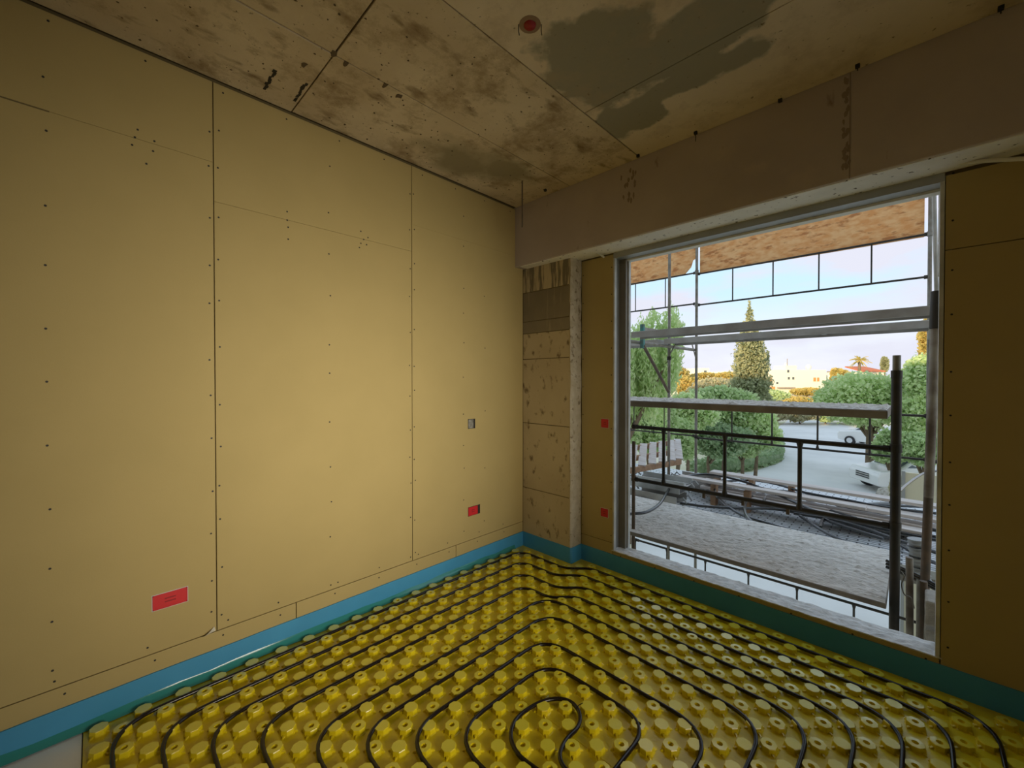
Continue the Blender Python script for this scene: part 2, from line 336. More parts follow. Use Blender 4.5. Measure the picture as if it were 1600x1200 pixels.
# slots and pockmarks in the ceiling
for (a, b) in (((.312, -2.316), (.116, -2.315)), ((.33, -2.172), (.127, -2.168))):
    m = MB(); n = 9
    for i in range(n):
        t = (i + .5) / n; x = a[0] + (b[0] - a[0]) * t + U(-.004, .004); y = a[1] + (b[1] - a[1]) * t + U(-.004, .004)
        m.box((x - .012, y - U(.005, .010), ZC - .0015), (x + .012, y + U(.005, .010), ZC + .004))
    m.build('chase_slot', M_screw, ce)
m = MB()
for i in range(170):
    x, y = U(.05, 1.2), U(-2.9, -.3); s_ = U(.002, .006)
    m.prism([(x + s_ * U(.5, 1.4) * math.cos(k * 1.05), y + s_ * U(.5, 1.4) * math.sin(k * 1.05), ZC - .001) for k in range(6)], (0, 0, .005))
for px, py in ((522, 84), (602, 133), (623, 150), (540, 100), (475, 100)):
    p = onz(px, py, ZC)
    m.prism([(p.x + U(.012, .03) * math.cos(k * .9), p.y + U(.008, .02) * math.sin(k * .9), ZC - .0015) for k in range(7)], (0, 0, .006))
o = m.build('blow_holes', mat('blow_hole_brown', (.12, .085, .045), .95), ce); o['kind'] = 'stuff'
# beam and its soffit
bm = struct(B((-.3, BEAM_Y, BEAM_Z), (RX + .3, WALL_T, ZC + .012)).build('concrete_beam', M_beam, bevel=.006), 'deep concrete beam above the window')
B((.05, BEAM_Y + .012, BEAM_Z - .004), (RX, -.0, BEAM_Z + .01)).build('soffit_skim', M_soffit, bm, bevel=.003)
m = MB()
for i in range(34):
    px = 1322 + U(-5, 5); p = ony(px, U(120, 262), BEAM_Y)
    yy = BEAM_Y - U(.0004, .002)
    m.prism([(p.x + U(.004, .012) * math.cos(k), yy, p.z + U(.008, .022) * math.sin(k)) for k in range(6)], (0, .005, 0))
for i in range(16):
    p = ony(982 + U(-12, 12), U(258, 318), BEAM_Y)
    m.prism([(p.x + U(.005, .012) * math.cos(k), BEAM_Y - .0004 - i * .0001, p.z + U(.01, .03) * math.sin(k)) for k in range(6)], (0, .005, 0))
M_fstain = mat('form_stain', (.31, .24, .19), .95)
o = m.build('form_marks', M_fstain, bm); o['kind'] = 'stuff'
B((2.39, BEAM_Y - .002, BEAM_Z), (2.394, BEAM_Y + .004, ZC)).build('pour_joint', M_fstain, bm)
# column
cl = struct(B((-.3, COLY + .004, -.12), (COLX - .02, 0.05, BEAM_Z)).build('concrete_column', M_gap), 'stained concrete column in the corner')
for z0, z1, m_, d in ((-.05, .55, M_col, 0), (.55, 1.158, M_col, .002), (1.158, 1.752, M_col, 0), (1.752, 1.99, M_col, .002), (1.99, 2.10, M_colgrey, -.002), (2.10, 2.37, M_colgrey, .001), (2.37, BEAM_Z, M_coltop, 0)):
    B((-.0, COLY + d, z0 + .003), (COLX - .012, COLY + .03, z1 - .003)).build('formwork_band', m_, cl, bevel=.003)
m = MB(); n = 26
for i in range(n):
    z = .0 + i * BEAM_Z / n; z2 = z + BEAM_Z / n
for i in range(n + 1):
    z = min(i * BEAM_Z / n, BEAM_Z); a, b, c = U(-.004, .004), U(-.003, .004), U(-.003, .003)
    m.v += [(COLX - .028 + a, COLY + .004, z), (COLX - .012 + b, COLY - .002 + c, z), (COLX + b, COLY + .014 + c, z), (COLX + c, .0, z)]
for i in range(n):
    for k in range(3): m.f.append([i*4 + k, i*4 + k + 1, i*4 + k + 5, i*4 + k + 4]); m.mi.append(0); m.sm.append(False)
m.build('rough_edge', M_rough, cl)
# window wall: masonry with the opening, boards in front
ww = MB(); T0 = .0125
ww.box((-.3, T0, -.12), (WX0 - .03, WALL_T, BEAM_Z)); ww.box((WX1 + .03, T0, -.12), (RX + .3, WALL_T, BEAM_Z))
ww.box((WX0 - .03, T0, -.12), (WX1 + .03, WALL_T, WZ0 - .03)); ww.box((WX0 - .03, T0, WZ1 + .03), (WX1 + .03, WALL_T, BEAM_Z))
ww = struct(ww.build('wall_back', M_gap), 'window wall with ivory plasterboard and a large opening')
def wb(x0, x1, z0, z1): board(ww, (x0 + G, 0, z0 + G), (x1 - G, T0, z1 - G))
wb(COLX + .004, WX0 - .002, .222, BEAM_Z - .012); wb(COLX + .004, WX0 - .002, 0, .222)
wb(WX0 - .002, WX1 + .003, 0, WZ0 - .006)
wb(WX1 + .003, RX, 0, 2.205); wb(WX1 + .003, RX, 2.205, BEAM_Z - .02)
sc = MB()
def dotw(x, z): sc.cyl((x, .002, z), (x, -.0008, z), .0048, 8)
for i in range(11): dotw(WX1 + .03, .25 + i * .23 + U(-.03, .03)); dotw(WX0 - .018, .28 + i * .22)
for i in range(10): dotw(COLX + .02, .3 + i * .24)
for i in range(7): dotw(.95 + i * .29, WZ0 - .03)
o = sc.build('screw_heads', M_screw, ww); o['kind'] = 'stuff'
# rear and right walls (behind the camera); the opening in the right wall is added for the fill light
struct(B((-.3, REAR - .2, -.12), (RX + .3, REAR, ZC + .1)).build('wall_rear', M_bare), 'bare blockwork wall behind the camera')
wr = MB()
wr.box((RX, REAR, -.12), (RX + .3, SW[0], ZC)); wr.box((RX, SW[1], -.12), (RX + .3, WALL_T, ZC))
wr.box((RX, SW[0], -.12), (RX + .3, SW[1], SW[2])); wr.box((RX, SW[0], SW[3]), (RX + .3, SW[1], ZC))
struct(wr.build('wall_right', M_bare), 'bare blockwork wall right of the camera, opening added for fill light')
w2 = MB()
for a, b in (((RX + .05, SW[0], SW[2]), (RX + .1, SW[0] + .04, SW[3])), ((RX + .05, SW[1] - .04, SW[2]), (RX + .1, SW[1], SW[3])), ((RX + .05, SW[0], SW[2]), (RX + .1, SW[1], SW[2] + .04)), ((RX + .05, SW[0], SW[3] - .04), (RX + .1, SW[1], SW[3]))): w2.box(a, b)
struct(w2.build('added_side_window', M_stud), 'added frame around the unseen fill light opening, right of the camera')  # unseen frame, put in to house the fill light
# main window: stud jambs, head track, rough sill
w1 = bpy.data.objects.new('window_1', None); w1.location = (WX0, 0, WZ0); COL.objects.link(w1); struct(w1, 'unglazed window opening lined with galvanised studs')
m = MB(); YW = WALL_T
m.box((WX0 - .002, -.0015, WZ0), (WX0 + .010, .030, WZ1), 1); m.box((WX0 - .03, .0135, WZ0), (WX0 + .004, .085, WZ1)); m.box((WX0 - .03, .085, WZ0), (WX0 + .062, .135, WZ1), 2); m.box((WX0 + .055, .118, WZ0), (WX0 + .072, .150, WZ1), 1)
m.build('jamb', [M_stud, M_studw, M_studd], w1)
m = MB(); m.box((WX1 - .014, -.0015, WZ0), (WX1 + .002, .03, WZ1), 1); m.box((WX1 - .004, .03, WZ0), (WX1 + .03, YW, WZ1)); m.box((WX1 - .012, YW - .02, WZ0), (WX1 + .03, YW + .01, WZ1), 1)
m.build('jamb', [M_stud, M_studw], w1)
m = MB(); m.box((WX0 - .002, -.001, WZ1 - .002), (WX1 + .002, .012, WZ1 + .046)); m.box((WX0 - .03, .0135, WZ1), (WX1 + .03, .10, WZ1 + .03)); 
m.build('head_track', M_stud, w1)
B((WX0 - .03, .10, WZ1 - .014), (WX1 + .03, YW + .02, WZ1 + .03)).build('head_lining', M_render, w1)
# sill: uneven mortar
m = MB(); nx, ny = 60, 6
for i in range(nx + 1):
    for j in range(ny + 1):
        x = WX0 - .01 + (WX1 - WX0 + .02) * i / nx; y = -.004 + (WALL_T + .02) * j / ny
        k = max(0, 1 - (x - WX0) / .2) * .014
        m.v.append((x, y + (U(-.004, .004) if j == 0 else 0), WZ0 + (.0 if j == 0 else U(-.003, .006) + k * rnd() - .006 * j / ny)))
for i in range(nx):
    for j in range(ny): a = i*(ny+1) + j; m.f.append([a, a + ny + 1, a + ny + 2, a + 1]); m.mi.append(0); m.sm.append(False)
for i in range(nx + 1): m.v.append((m.v[i*(ny+1)][0], m.v[i*(ny+1)][1], WZ0 - .006))
o_ = (nx + 1) * (ny + 1)
for i in range(nx): m.f.append([i*(ny+1), o_ + i, o_ + i + 1, (i+1)*(ny+1)]); m.mi.append(0); m.sm.append(False)
m.build('sill', M_sill, w1)
B((WX0 - .02, .03, WZ0 - .03), (WX1 + .02, WALL_T + .02, WZ0 - .008)).build('sill_bed', M_render, w1)

# ================================================================== THE FLOOR HEATING
MATY = -3.02; Q = .0736
def LX(i): return Q * i - .0691
def LY(j): return Q * j - .0275
tag(B((0.012, REAR, -.035), (RX, MATY - .004, -.004)).build('insulation_board', M_white), 'white insulation board beyond the edge of the yellow mat', 'insulation')
nm = thing('nub_mat', (1.5, -1.5, 0), 'yellow nubbed underfloor heating mat covering the floor', 'heating mat')
m = MB()
m.box((.009, MATY, -.035), (COLX + .008, COLY - .009, 0)); m.box((COLX + .008, MATY, -.035), (RX, -.009, 0))
m.build('sheet', M_nub, nm)
B((2.62, MATY, -.0), (2.628, -.01, .0018)).build('sheet_seam', M_nub, nm); B((.01, -1.52, -.0), (2.62, -1.512, .0015)).build('sheet_seam', M_nub, nm)
def nub_mesh(hole):
    b = MB(); ph = math.pi / 8
    prof = [(.0385, 0), (.0345, .003), (.0335, .0215), (.0315, .0245)]
    if hole: b.lathe((0, 0, 0), prof + [(.0125, .0255), (.0105, .0135)], 8, 0, False, ph)
    else: b.lathe((0, 0, 0), prof, 8, 0, False, ph)
    nside = 8 * 3
    for i in range(nside, len(b.f)): b.mi[i] = 1
    if hole:
        b.mi[-1] = 0
        for i in range(32, 40): b.mi[i] = 0
    for k in range(4):
        a = math.pi / 4 + k * math.pi / 2; c, s_ = math.cos(a), math.sin(a)
        def P(r, t, z): return (c*r - s_*t, s_*r + c*t, z)
        b.add([P(.032, -.006, 0), P(.032, .006, 0), P(.047, .003, 0), P(.047, -.003, 0), P(.032, -.005, .009), P(.032, .005, .009), P(.043, .002, .006), P(.043, -.002, .006)],
              [(4,7,6,5), (0,3,7,4), (3,2,6,7), (2,1,5,6)])
    return b
NB = {False: nub_mesh(False), True: nub_mesh(True)}
NM = {h: NB[h].mesh('nub', [M_nub, M_nubtop]) for h in NB}
spots = []
for i in range(2, 54):
    for j in range(-40, 0):
        if (i + j) % 2: continue
        x, y = LX(i), LY(j)
        if x < COLX + .05 and y > COLY - .045: continue
        if x > RX - .05: continue
        hole = i % 2 != 0
        if rnd() < .04: hole = not hole
        spots.append((x, y, hole))
def seen(s_):
    d = Vector((s_[0], s_[1], .03)) - CAM; w = d.dot(_f)
    if w < .1: return 1e9
    px, py = 800 + FPX * d.dot(_r) / w, 600 - FPX * d.dot(_u) / w
    return w if -20 < px < 1620 and py < 1215 else 1e9
spots.sort(key=seen)
rest = MB()
for k, (x, y, h) in enumerate(spots):
    if k < 300:
        o = bpy.data.objects.new('nub', NM[h]); COL.objects.link(o); o.parent = nm; o.location = Vector((x, y, 0)) - nm.location
        o.rotation_euler.z = U(-.12, .12); o.scale = (1, 1, U(.96, 1.03))
    else:
        b = NB[h]; ba = len(rest.v); rest.v += [(v[0] + x, v[1] + y, v[2]) for v in b.v]
        rest.f += [[q + ba for q in f] for f in b.f]; rest.mi += b.mi; rest.sm += b.sm
o = rest.build('nub_field', [M_nub, M_nubtop], nm); o['kind'] = 'stuff'
# the pipe: one continuous double spiral
LFT = [2.5, 4.5, 6.5, 8.5, 11.5, 13.5, 15.5, 17.5]; TOP = [-1.5, -3.5, -5.5, -7.5, -9.5, -11.5, -14.5, -16.5]
RGT = [40.5, 38.5, 36.5, 34.5, 32.5, 30.5, 28.5, 25.5]; BOT = [-39.5 + 2 * k for k in range(9)]
JOG = {0: (-3.5, 9.2, 11.2), 1: (-5.5, 9.5, 11.5), 2: (-7.5, 11.2, 13.2), 3: (-9.5, 11.9, 13.6)}
def half(k):
    """lattice corner points going outward, from ring k's right side"""
    pts = []
    while k >= 0:
        pts.append((RGT[k], TOP[k], 2.6))
        if k in JOG:
            a, i0, i1 = JOG[k]; pts += [(i1, TOP[k], 1.0), (i0, a, 1.0), (LFT[k], a, 1.9)]
        else: pts.append((LFT[k], TOP[k], 2.4))
        pts.append((LFT[k], BOT[k], 2.6))
        if k >= 2: pts.append((RGT[k - 2], BOT[k], 2.4))
        k -= 2
    return pts
def fillet(pts):
    out = []
    for n, p in enumerate(pts):
        v = Vector(p[:2])
        if n in (0, len(pts) - 1): out.append(v); continue
        a, b = Vector(pts[n-1][:2]) - v, Vector(pts[n+1][:2]) - v
        r = min(p[2], a.length * .5, b.length * .5); a.normalize(); b.normalize()
        s_, t_ = v + a * r, v + b * r
        for k in range(9):
            t = k / 8; out.append(s_ * (1-t)**2 + v * 2*t*(1-t) + t_ * t*t)
    return out
core = [(22.6, -23.5), (21.5, -23.58), (20.8, -23.45), (20.15, -23.1), (19.65, -22.5), (19.42, -21.8), (19.42, -20.9), (19.6, -19.95), (19.95, -19.2), (20.4, -18.7), (21.03, -18.45), (21.75, -18.65), (22.25, -19.15), (22.5, -19.85), (22.5, -20.67), (22.6, -21.36), (22.88, -21.98), (23.4, -22.35), (24.2, -22.45), (25.0, -22.1), (25.42, -21.3)]
A = fillet([(22.6, -23.5, 0), (28.5, -23.5, 2.4)] + half(6) + [(43.5, -39.5, 0)])
Bp = fillet([(25.5, -20.6, 0)] + half(7) + [(43.5, -37.5, 0)])
path = A[::-1] + smooth([(a, b, 0) for a, b in core], 4)[1:-1] + Bp
m = MB(); m.tube([(LX(p[0]), LY(p[1]), .0195) for p in path], .0092, 10)
hp = tag(m.build('heating_pipe', M_pipe), 'black heating pipe laid in a double spiral between the nubs', 'pipe')
p = Vector((LX(21.7), LY(-18.5), .022))
tag(MB().tube([p + Vector((-.006, -.016, .004)), p + Vector((0, 0, .012)), p + Vector((.012, .014, .022))], .0022, 6).build('pipe_clip', M_pipe), 'small black tie sticking up at the spiral centre', 'cable tie')
# blue edge strip along the walls
es = [(0, REAR + .01), (0, COLY), (COLX - .01, COLY), (COLX, COLY + .01), (COLX + .002, 0), (RX - .01, 0)]
def off(pts, d):
    out = []
    for k, p in enumerate(pts):
        p = Vector(p); ns_ = []
        if k: t = (p - Vector(pts[k-1])).normalized(); ns_.append(Vector((t.y, -t.x)))
        if k < len(pts) - 1: t = (Vector(pts[k+1]) - p).normalized(); ns_.append(Vector((t.y, -t.x)))
        n = ns_[0] if len(ns_) == 1 else (ns_[0] + ns_[1]) / (1 + ns_[0].dot(ns_[1]))
        out.append(p + n * d)
    return out
dense = []
for a, b in zip(es[:-1], es[1:]):
    k = max(1, int((Vector(b) - Vector(a)).length / .12))
    dense += [tuple(Vector(a).lerp(Vector(b), t / k)) for t in range(k)]
dense.append(es[-1])
inn, out = off(dense, .0004), off(dense, .008)
m = MB(); H = .131
for k in range(len(dense)):
    h = H + U(-.0015, .0015)
    m.v += [(inn[k].x, inn[k].y, -.035), (inn[k].x, inn[k].y, h), (out[k].x, out[k].y, h), (out[k].x, out[k].y, .02), (out[k].x, out[k].y, -.035)]
for k in range(len(dense) - 1):
    for j in range(4): m.f.append([k*5 + j, k*5 + j + 1, k*5 + j + 6, k*5 + j + 5]); m.mi.append(0); m.sm.append(False)
estrip = tag(m.build('edge_strip', M_blue), 'blue foam edge strip along the foot of the walls', 'edge strip')
m = MB(); o2 = off(dense, .0085)
o3 = off(dense, .030)
for k in range(len(dense)):
    if dense[k][0] > .01: break
    w = U(0, .014); m.v += [(o2[k].x, o2[k].y, .034 + U(-.006, .008)), (o2[k].x + .012, o2[k].y, .012), (o3[k].x + w, o3[k].y, .002 + U(0, .004))]
nn = len(m.v) // 3
for k in range(nn - 2):
    for j in range(2): m.f.append([k*3 + j, k*3 + j + 1, k*3 + j + 4, k*3 + j + 3]); m.mi.append(0); m.sm.append(True)
m.build('film_flap', M_film, estrip)

# ================================================================== SMALL THINGS ON WALLS AND CEILING
def socket_box(name, org, u, n, w, h, label, lugs=2, dep=.03, open_frac=0.0, m_=None):
    """org = lower corner on the wall face, u = along wall, n = into room"""
    m_ = m_ or M_red
    org, u, n = Vector(org), Vector(u), Vector(n); z = Vector((0, 0, 1))
    t = thing(name, org, label, 'socket box', 'flush socket boxes')
    def bx(a0, a1, b0, b1, d0, d1, nm_, mt):
        P = [org + u*a + z*b + n*d for d in (d0, d1) for a, b in ((a0, b0), (a1, b0), (a1, b1), (a0, b1))]
        b_ = MB(); b_.add(P, [(3,2,1,0),(4,5,6,7),(0,1,5,4),(1,2,6,5),(2,3,7,6),(3,0,4,7)])
        return b_.build(nm_, mt, t)
    bx(-.003, w + .003, -.003, h + .003, .0002, .0010, 'cutout', M_hole if open_frac else M_studw)
    bx(0, w * (1 - open_frac), 0, h, .0008, .0022, 'cover', m_)
    e_ = .004
    W_ = w * (1 - open_frac)
    for a0, a1, b0, b1 in ((0, W_, 0, e_), (0, W_, h - e_, h), (0, e_, 0, h), (W_ - e_, W_, 0, h)): bx(a0, a1, b0, b1, .0022, .0034, 'rim', m_)
    for k in range(lugs):
        b0 = h * (.36 if k == 0 else .58)
        bx(W_ * .34, W_ * .66, b0, b0 + .006, .0022, .0036, 'rib', M_redd if m_ is M_red else m_)
    return t
uY, nX, uX, nY = (0, 1, 0), (1, 0, 0), (1, 0, 0), (0, -1, 0)
socket_box('socket_box', (0, -2.783, .433), uY, nX, .135, .073, 'widest red socket box, low on the left wall')
socket_box('socket_box', (0, -.802, .428), uY, nX, .125, .071, 'red socket box with a dark gap, left wall near the corner', 2, open_frac=.2)
socket_box('switch_box', (0, -.802, 1.157), uY, nX, .072, .074, 'small grey open box on the left wall near the corner', 0, open_frac=.25, m_=M_box)
socket_box('socket_box', (.768, 0, 1.163), uX, nY, .068, .072, 'upper small red box on the strip beside the window')
socket_box('socket_box', (.766, 0, .420), uX, nY, .068, .070, 'lower small red box on the strip beside the window')
# ceiling lamp box
p = onz(828, 38, ZC)
cb = thing('ceiling_box', p, 'round red ceiling box with two wires in the slab', 'junction box')
MB().lathe((p.x, p.y, ZC - .0015), [(.048, 0), (.036, -.004), (.026, -.002)], 20).build('surround', mat('cut_ring', (.30, .20, .12), .9), cb)
MB().lathe((p.x, p.y, ZC - .003), [(.027, 0), (.025, -.006), (.006, -.008)], 18).build('cap', M_redd, cb)
for d in (-.05, .05):
    q = Vector((p.x, p.y, ZC)) + _r * d
    MB().tube([q, q + Vector((0, 0, -.03)), q + Vector((.004, 0, -.05))], .002, 6).build('wire', M_screw, cb)
# threaded rod, corner
p = onz(816, 283, ZC); q = ony(816, 355, p.y)
rodm = MB().cyl((p.x, p.y, ZC + .004), (p.x, p.y, q.z), .0055, 8)
tag(rodm.build('hanger_rod', M_rust), 'thin rusty rod hanging from the ceiling near the corner', 'rod')
# nails / tie wires at the beam
def stub(px, py, L, label, tilt=(0, 0, -1)):
    p = onz(px, py, ZC); p.z = ZC
    t = thing('tie_wire', p, label, 'wire', 'tie wire stubs along the beam')
    MB().box((p.x - .009, p.y - .008, ZC - .016), (p.x + .009, p.y + .008, ZC + .004)).build('nail_head', M_screw, t)
    MB().tube([p, p + Vector(tilt) * L], .0025, 6).build('wire', M_screw, t)
stub(1087, 206, .06, 'bent tie wire under the ceiling above the window middle'); stub(1340, 101, .03, 'dark nail at the ceiling above the beam pour joint')
stub(1219, 155, .02, 'small nail between two larger ones along the beam top'); stub(997, 242, .02, 'nail at the ceiling joint end against the beam')
stub(852, 296, .02, 'nail in the ceiling beside the hanging rod'); stub(1564, 10, .03, 'nail in the ceiling at the dark right corner')
# backer rod scraps
p0, p1 = ony(921, 388, -.16), ony(944, 402, -.03)
tag(MB().tube([p0, (p0 + p1) / 2 + Vector((0, 0, .004)), p1], .009, 8).build('backer_rod', M_foam), 'short pale foam stub under the beam left of the window', 'foam rod')
p0, p1 = ony(1478, 257, -.05), ony(1640, 246, -.10)
tag(MB().tube([p0, p0.lerp(p1, .5) + Vector((0, 0, .005)), p1], .010, 8).build('backer_rod', M_foam), 'long pale foam rod along the board top right of the window', 'foam rod')

# ================================================================== OUTSIDE: THE BUILDING AND GROUND
GZ = -3.2
bd = MB()  # unseen building mass, sized so its shadow covers the near yard
bd.box((-34, REAR - 6, ZC + .3), (24, .14, 6.6)); bd.box((-34, REAR - 6, GZ), (24, .14, -.125))
bd.box((-34, REAR - 6, -.125), (-.31, .14, ZC + .3)); bd.box((9, REAR - 6, -.125), (24, .14, ZC + .3))
struct(bd.build('wall_exterior', M_render), 'rest of the building around the room, unseen and sized to shade the yard')
m = MB(); m.box((-400, .35, GZ - .5), (300, 700, GZ)); struct(m.build('ground', M_soil), 'dry ground around the building')
def gpt(px, py, dz=0): return onz(px, py, GZ + dz)
drive = [gpt(*a) for a in ((1000, 1010), (985, 830), (1010, 775), (1105, 742), (1175, 738), (1222, 722), (1200, 690), (1215, 668), (1235, 655), (1290, 659), (1345, 670), (1400, 690), (1475, 760), (1475, 1010))]
drive = [(p.x, p.y, GZ) for p in drive]
struct(MB().prism(drive, (0, 0, .02)).build('driveway', M_asphalt), 'pale grey asphalt driveway')

# ================================================================== SCAFFOLDS
YN, YI, YO = .57, 2.67, 3.48
def guard(name, x0, x1, y, z0, z1, xs, label, r=.016, mt=None, foot=True, lugs=True, diag=0, bw=1.0):
    t = thing(name, (x0, y, z0), label, 'guardrail', 'scaffold guard frames'); mt = mt or M_dark
    MB().cyl((x0, y, z1), (x1, y, z1), r).build('top_rail', mt, t)
    MB().cyl((x0, y, z0), (x1, y, z0), r).build('bottom_rail', mt, t)
    for x in xs:
        b = MB(); b.tube([(x, y, z0), (x, y, z0 + .05), (x, y, z1 - .05), (x, y, z1)], [r * 1.5, r * .75 * bw, r * .75 * bw, r * 1.5] if foot else r * .7, 8)
        b.build('spindle', mt, t)
    if lugs:
        for x in (x0, x1):
            for z in (z0, z1): B((x - .03, y - .006, z - .02), (x + .03, y + .006, z + .02)).build('end_lug', mt, t)
    return t
gn = guard('guard_frame', .772, 2.525, YN, .632, 1.123, (1.047, 1.552, 2.052), 'dark guard frame with flared spindles nearest the window', r=.0165, bw=1.15)
for px, py in ((1100, 777), (1161, 787), (1231, 801)):
    p = ony(px, py, YN); B((p.x - .010, YN - .010, .632 - .052), (p.x + .010, YN + .010, .620)).build('stub', M_rust, gn)
guard('guard_frame', .26, 2.72, YO, 2.695, 3.165, (.744, 1.245, 1.747, 2.25), 'thin guard frame right under the chipboard deck against the sky', r=.012, foot=False)
guard('guard_frame', -1.6, .22, YO, 2.72, 3.19, (-.77, -.25), 'short upper guard frame left of the far posts', r=.012, foot=False)
guard('guard_frame', .26, 2.73, YO, .675, 1.160, (.744, 1.245, 1.747, 2.25), 'guard frame behind the dusty mid board, over the driveway', r=.014)
guard('guard_frame', -1.6, .22, YO, .70, 1.18, (-.79, -.26), 'lower guard frame left of the far posts, before green bushes', r=.012, foot=False)
guard('guard_frame', -.30, 2.75, YI, -1.30, -.82, (-.33 + .0, .15, .67, 1.18, 1.68, 2.185), 'lowest guard frame seen under the dusty platform', r=.014)
guard('guard_frame', 2.80, 5.0, YO, .665, 1.155, (3.3, 3.8), 'guard frame right of the leaning pole', r=.014)
# standards
def pole(name, pts, r, mt, label, parts=(), group='scaffold standards'):
    t = thing(name, pts[0], label, 'scaffold pole', group)
    MB().tube(pts, r, 12).build('tube', mt, t)
    for (z, rr, h, mm, nm_) in parts:
        a = Vector(pts[0]).lerp(Vector(pts[-1]), (z - pts[0][2]) / (pts[-1][2] - pts[0][2]))
        MB().cyl(a - Vector((0, 0, h / 2)), a + Vector((0, 0, h / 2)), rr, 12).build(nm_, mm, t)
    return t
pole('scaffold_post', [(2.555, YN, GZ), (2.555, YN, 1.60)], .0255, M_dark, 'dark upright post before the window with a pale spigot on top', ((1.655, .020, .12, M_tube, 'spigot'), (1.595, .028, .05, M_dark, 'collar'), (1.13, .030, .05, M_dark, 'collar'), (.64, .030, .05, M_dark, 'collar')))
pole('scaffold_post', [(.758, YN, GZ), (.758, YN, .985)], .016, M_rust, 'short rusty post at the left window edge', ((.64, .022, .05, M_rust, 'collar'),))
pole('scaffold_post', [(.172, YI, GZ), (.172, YI, 4.6)], .020, M_tube, 'left of the two thin far posts, carries the diagonal brace', ((1.86, .030, .05, M_dark, 'coupler'), (2.25, .028, .04, M_dark, 'coupler')))
pole('scaffold_post', [(.240, YO, GZ), (.240, YO, 4.6)], .020, M_tube, 'right of the two thin far posts, plain', ((3.2, .028, .05, M_tube, 'coupler'), (2.7, .028, .05, M_tube, 'coupler'), (.69, .028, .05, M_dark, 'coupler')))
pole('scaffold_post', [(2.735, YO, GZ), (2.735, YO, 4.6)], .018, M_tube, 'thin far post just behind the leaning pole', ((3.165, .026, .05, M_tube, 'coupler'), (1.16, .026, .05, M_dark, 'coupler'), (.675, .026, .05, M_dark, 'coupler')))
a, b = ony(1464, 455, 1.0), ony(1448, 842, 1.0)
t = thing('leaning_pole', b, 'leaning worn pole with a dark sleeve by the right jamb', 'scaffold pole')
k = lambda f: b.lerp(a, f)
MB().tube([b + (b - a) * .9, k(.17)], .0245, 12).build('rusty_foot', M_rust, t); MB().tube([k(.17), k(.86)], .0255, 12).build('tube', M_tubew, t)
MB().tube([k(.85), k(1.0)], .031, 12).build('sleeve', M_dark, t)
MB().tube([k(.97), ony(1458, 240, .95)], .012, 10).build('inner_tube', M_studw, t)
pole('scaffold_prop', [tuple(ony(1422, 1100, .75)), tuple(ony(1421, 871, .75))], .019, M_tubew, 'left pale prop below the hose bundle', group='props below')
pole('scaffold_prop', [tuple(ony(1443, 1100, .75)), tuple(ony(1443, 908, .75))], .019, M_rust, 'right brown prop below the hose bundle', group='props below')
pole('scaffold_prop', [tuple(ony(1434, 1100, 1.0)), tuple(ony(1436, 905, 1.0))], .013, M_tube, 'dark thin prop between the two thicker props', group='props below')
# chain hook on near post
tag(MB().tube(smooth([(2.585, YN, .36), (2.60, YN, .33), (2.588, YN, .28), (2.60, YN, .22), (2.63, YN, .21), (2.645, YN, .15)], 4), .004, 6).build('wire_hook', M_tube), 'bent wire hook hanging on the dark post', 'hook')
# brace and bracket
br = thing('console_bracket', (.1, 1.75, 2.0), 'teal console bracket with diagonal strut, left end of the steel planks', 'bracket')
pa, pb = ony(1004, 508, 1.72), ony(1004, 544, 1.72)
B((pa.x - .022, 1.70, pb.z), (pa.x + .022, 1.74, pa.z + .01)).build('plate', M_teal, br)
MB().tube([pb + Vector((.012, 0, .03)), (.172, YI - .02, ony(1046, 612, YI).z)], .020, 10).build('strut', M_rust, br)
MB().bar((pa.x, 1.74, pa.z - .05), (.172, YI, pa.z - .02), .03, .05).build('arm', M_tube, br)
tag(MB().cyl((.19, YI, 1.93), ony(1061, 528, YI + .05), .009, 8).build('corner_brace', M_tube), 'small brace right of the left far post', 'brace')
tag(MB().cyl((.235, YO, 1.88), ony(1080, 533, YO - .05), .009, 8).build('corner_brace', M_tube), 'small brace left of the right far post', 'brace')
# steel planks overhead
def plank(x0, x1, y0, y1, z, label, open_under=True, mt=None, mu=None, hooks=True, group='steel scaffold planks'):
    mt, mu = mt or M_galv, mu or M_galvd
    t = thing('steel_plank', (x0, y0, z), label, 'scaffold plank', group)
    B((x0, y0, z - .006), (x1, y1, z)).build('deck', mt, t)
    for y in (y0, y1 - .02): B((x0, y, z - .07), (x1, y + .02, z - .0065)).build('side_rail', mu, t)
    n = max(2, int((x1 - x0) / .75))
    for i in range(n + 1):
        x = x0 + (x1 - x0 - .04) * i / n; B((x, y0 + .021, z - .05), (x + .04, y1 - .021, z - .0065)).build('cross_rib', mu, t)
    return t
zp = 2.11
plank(.30, 2.76, 1.36, 1.59, zp, 'upper of the two long steel planks seen from below'); plank(.22, 2.76, 2.40, 2.80, zp, 'lower of the two long steel planks seen from below')
plank(-2.2, .02, 1.36, 1.59, zp, 'upper steel plank left of the teal bracket'); plank(-2.2, .13, 2.40, 2.80, zp, 'lower steel plank left of the teal bracket')
for x, lab in ((.205, 'transom under the plank ends at the far posts'), (2.738, 'transom under the plank ends by the leaning pole'), (-2.0, 'transom carrying the left plank ends')):
    tag(MB().cyl((x, 1.30, zp - .093), (x, YO, zp - .093), .0215, 10).build('transom', M_tube), lab, 'tube', 'scaffold transoms')
pole('scaffold_post', [(-2.0, YI, GZ), (-2.0, YI, 4.6)], .020, M_tube, 'far scaffold post farthest to the left')
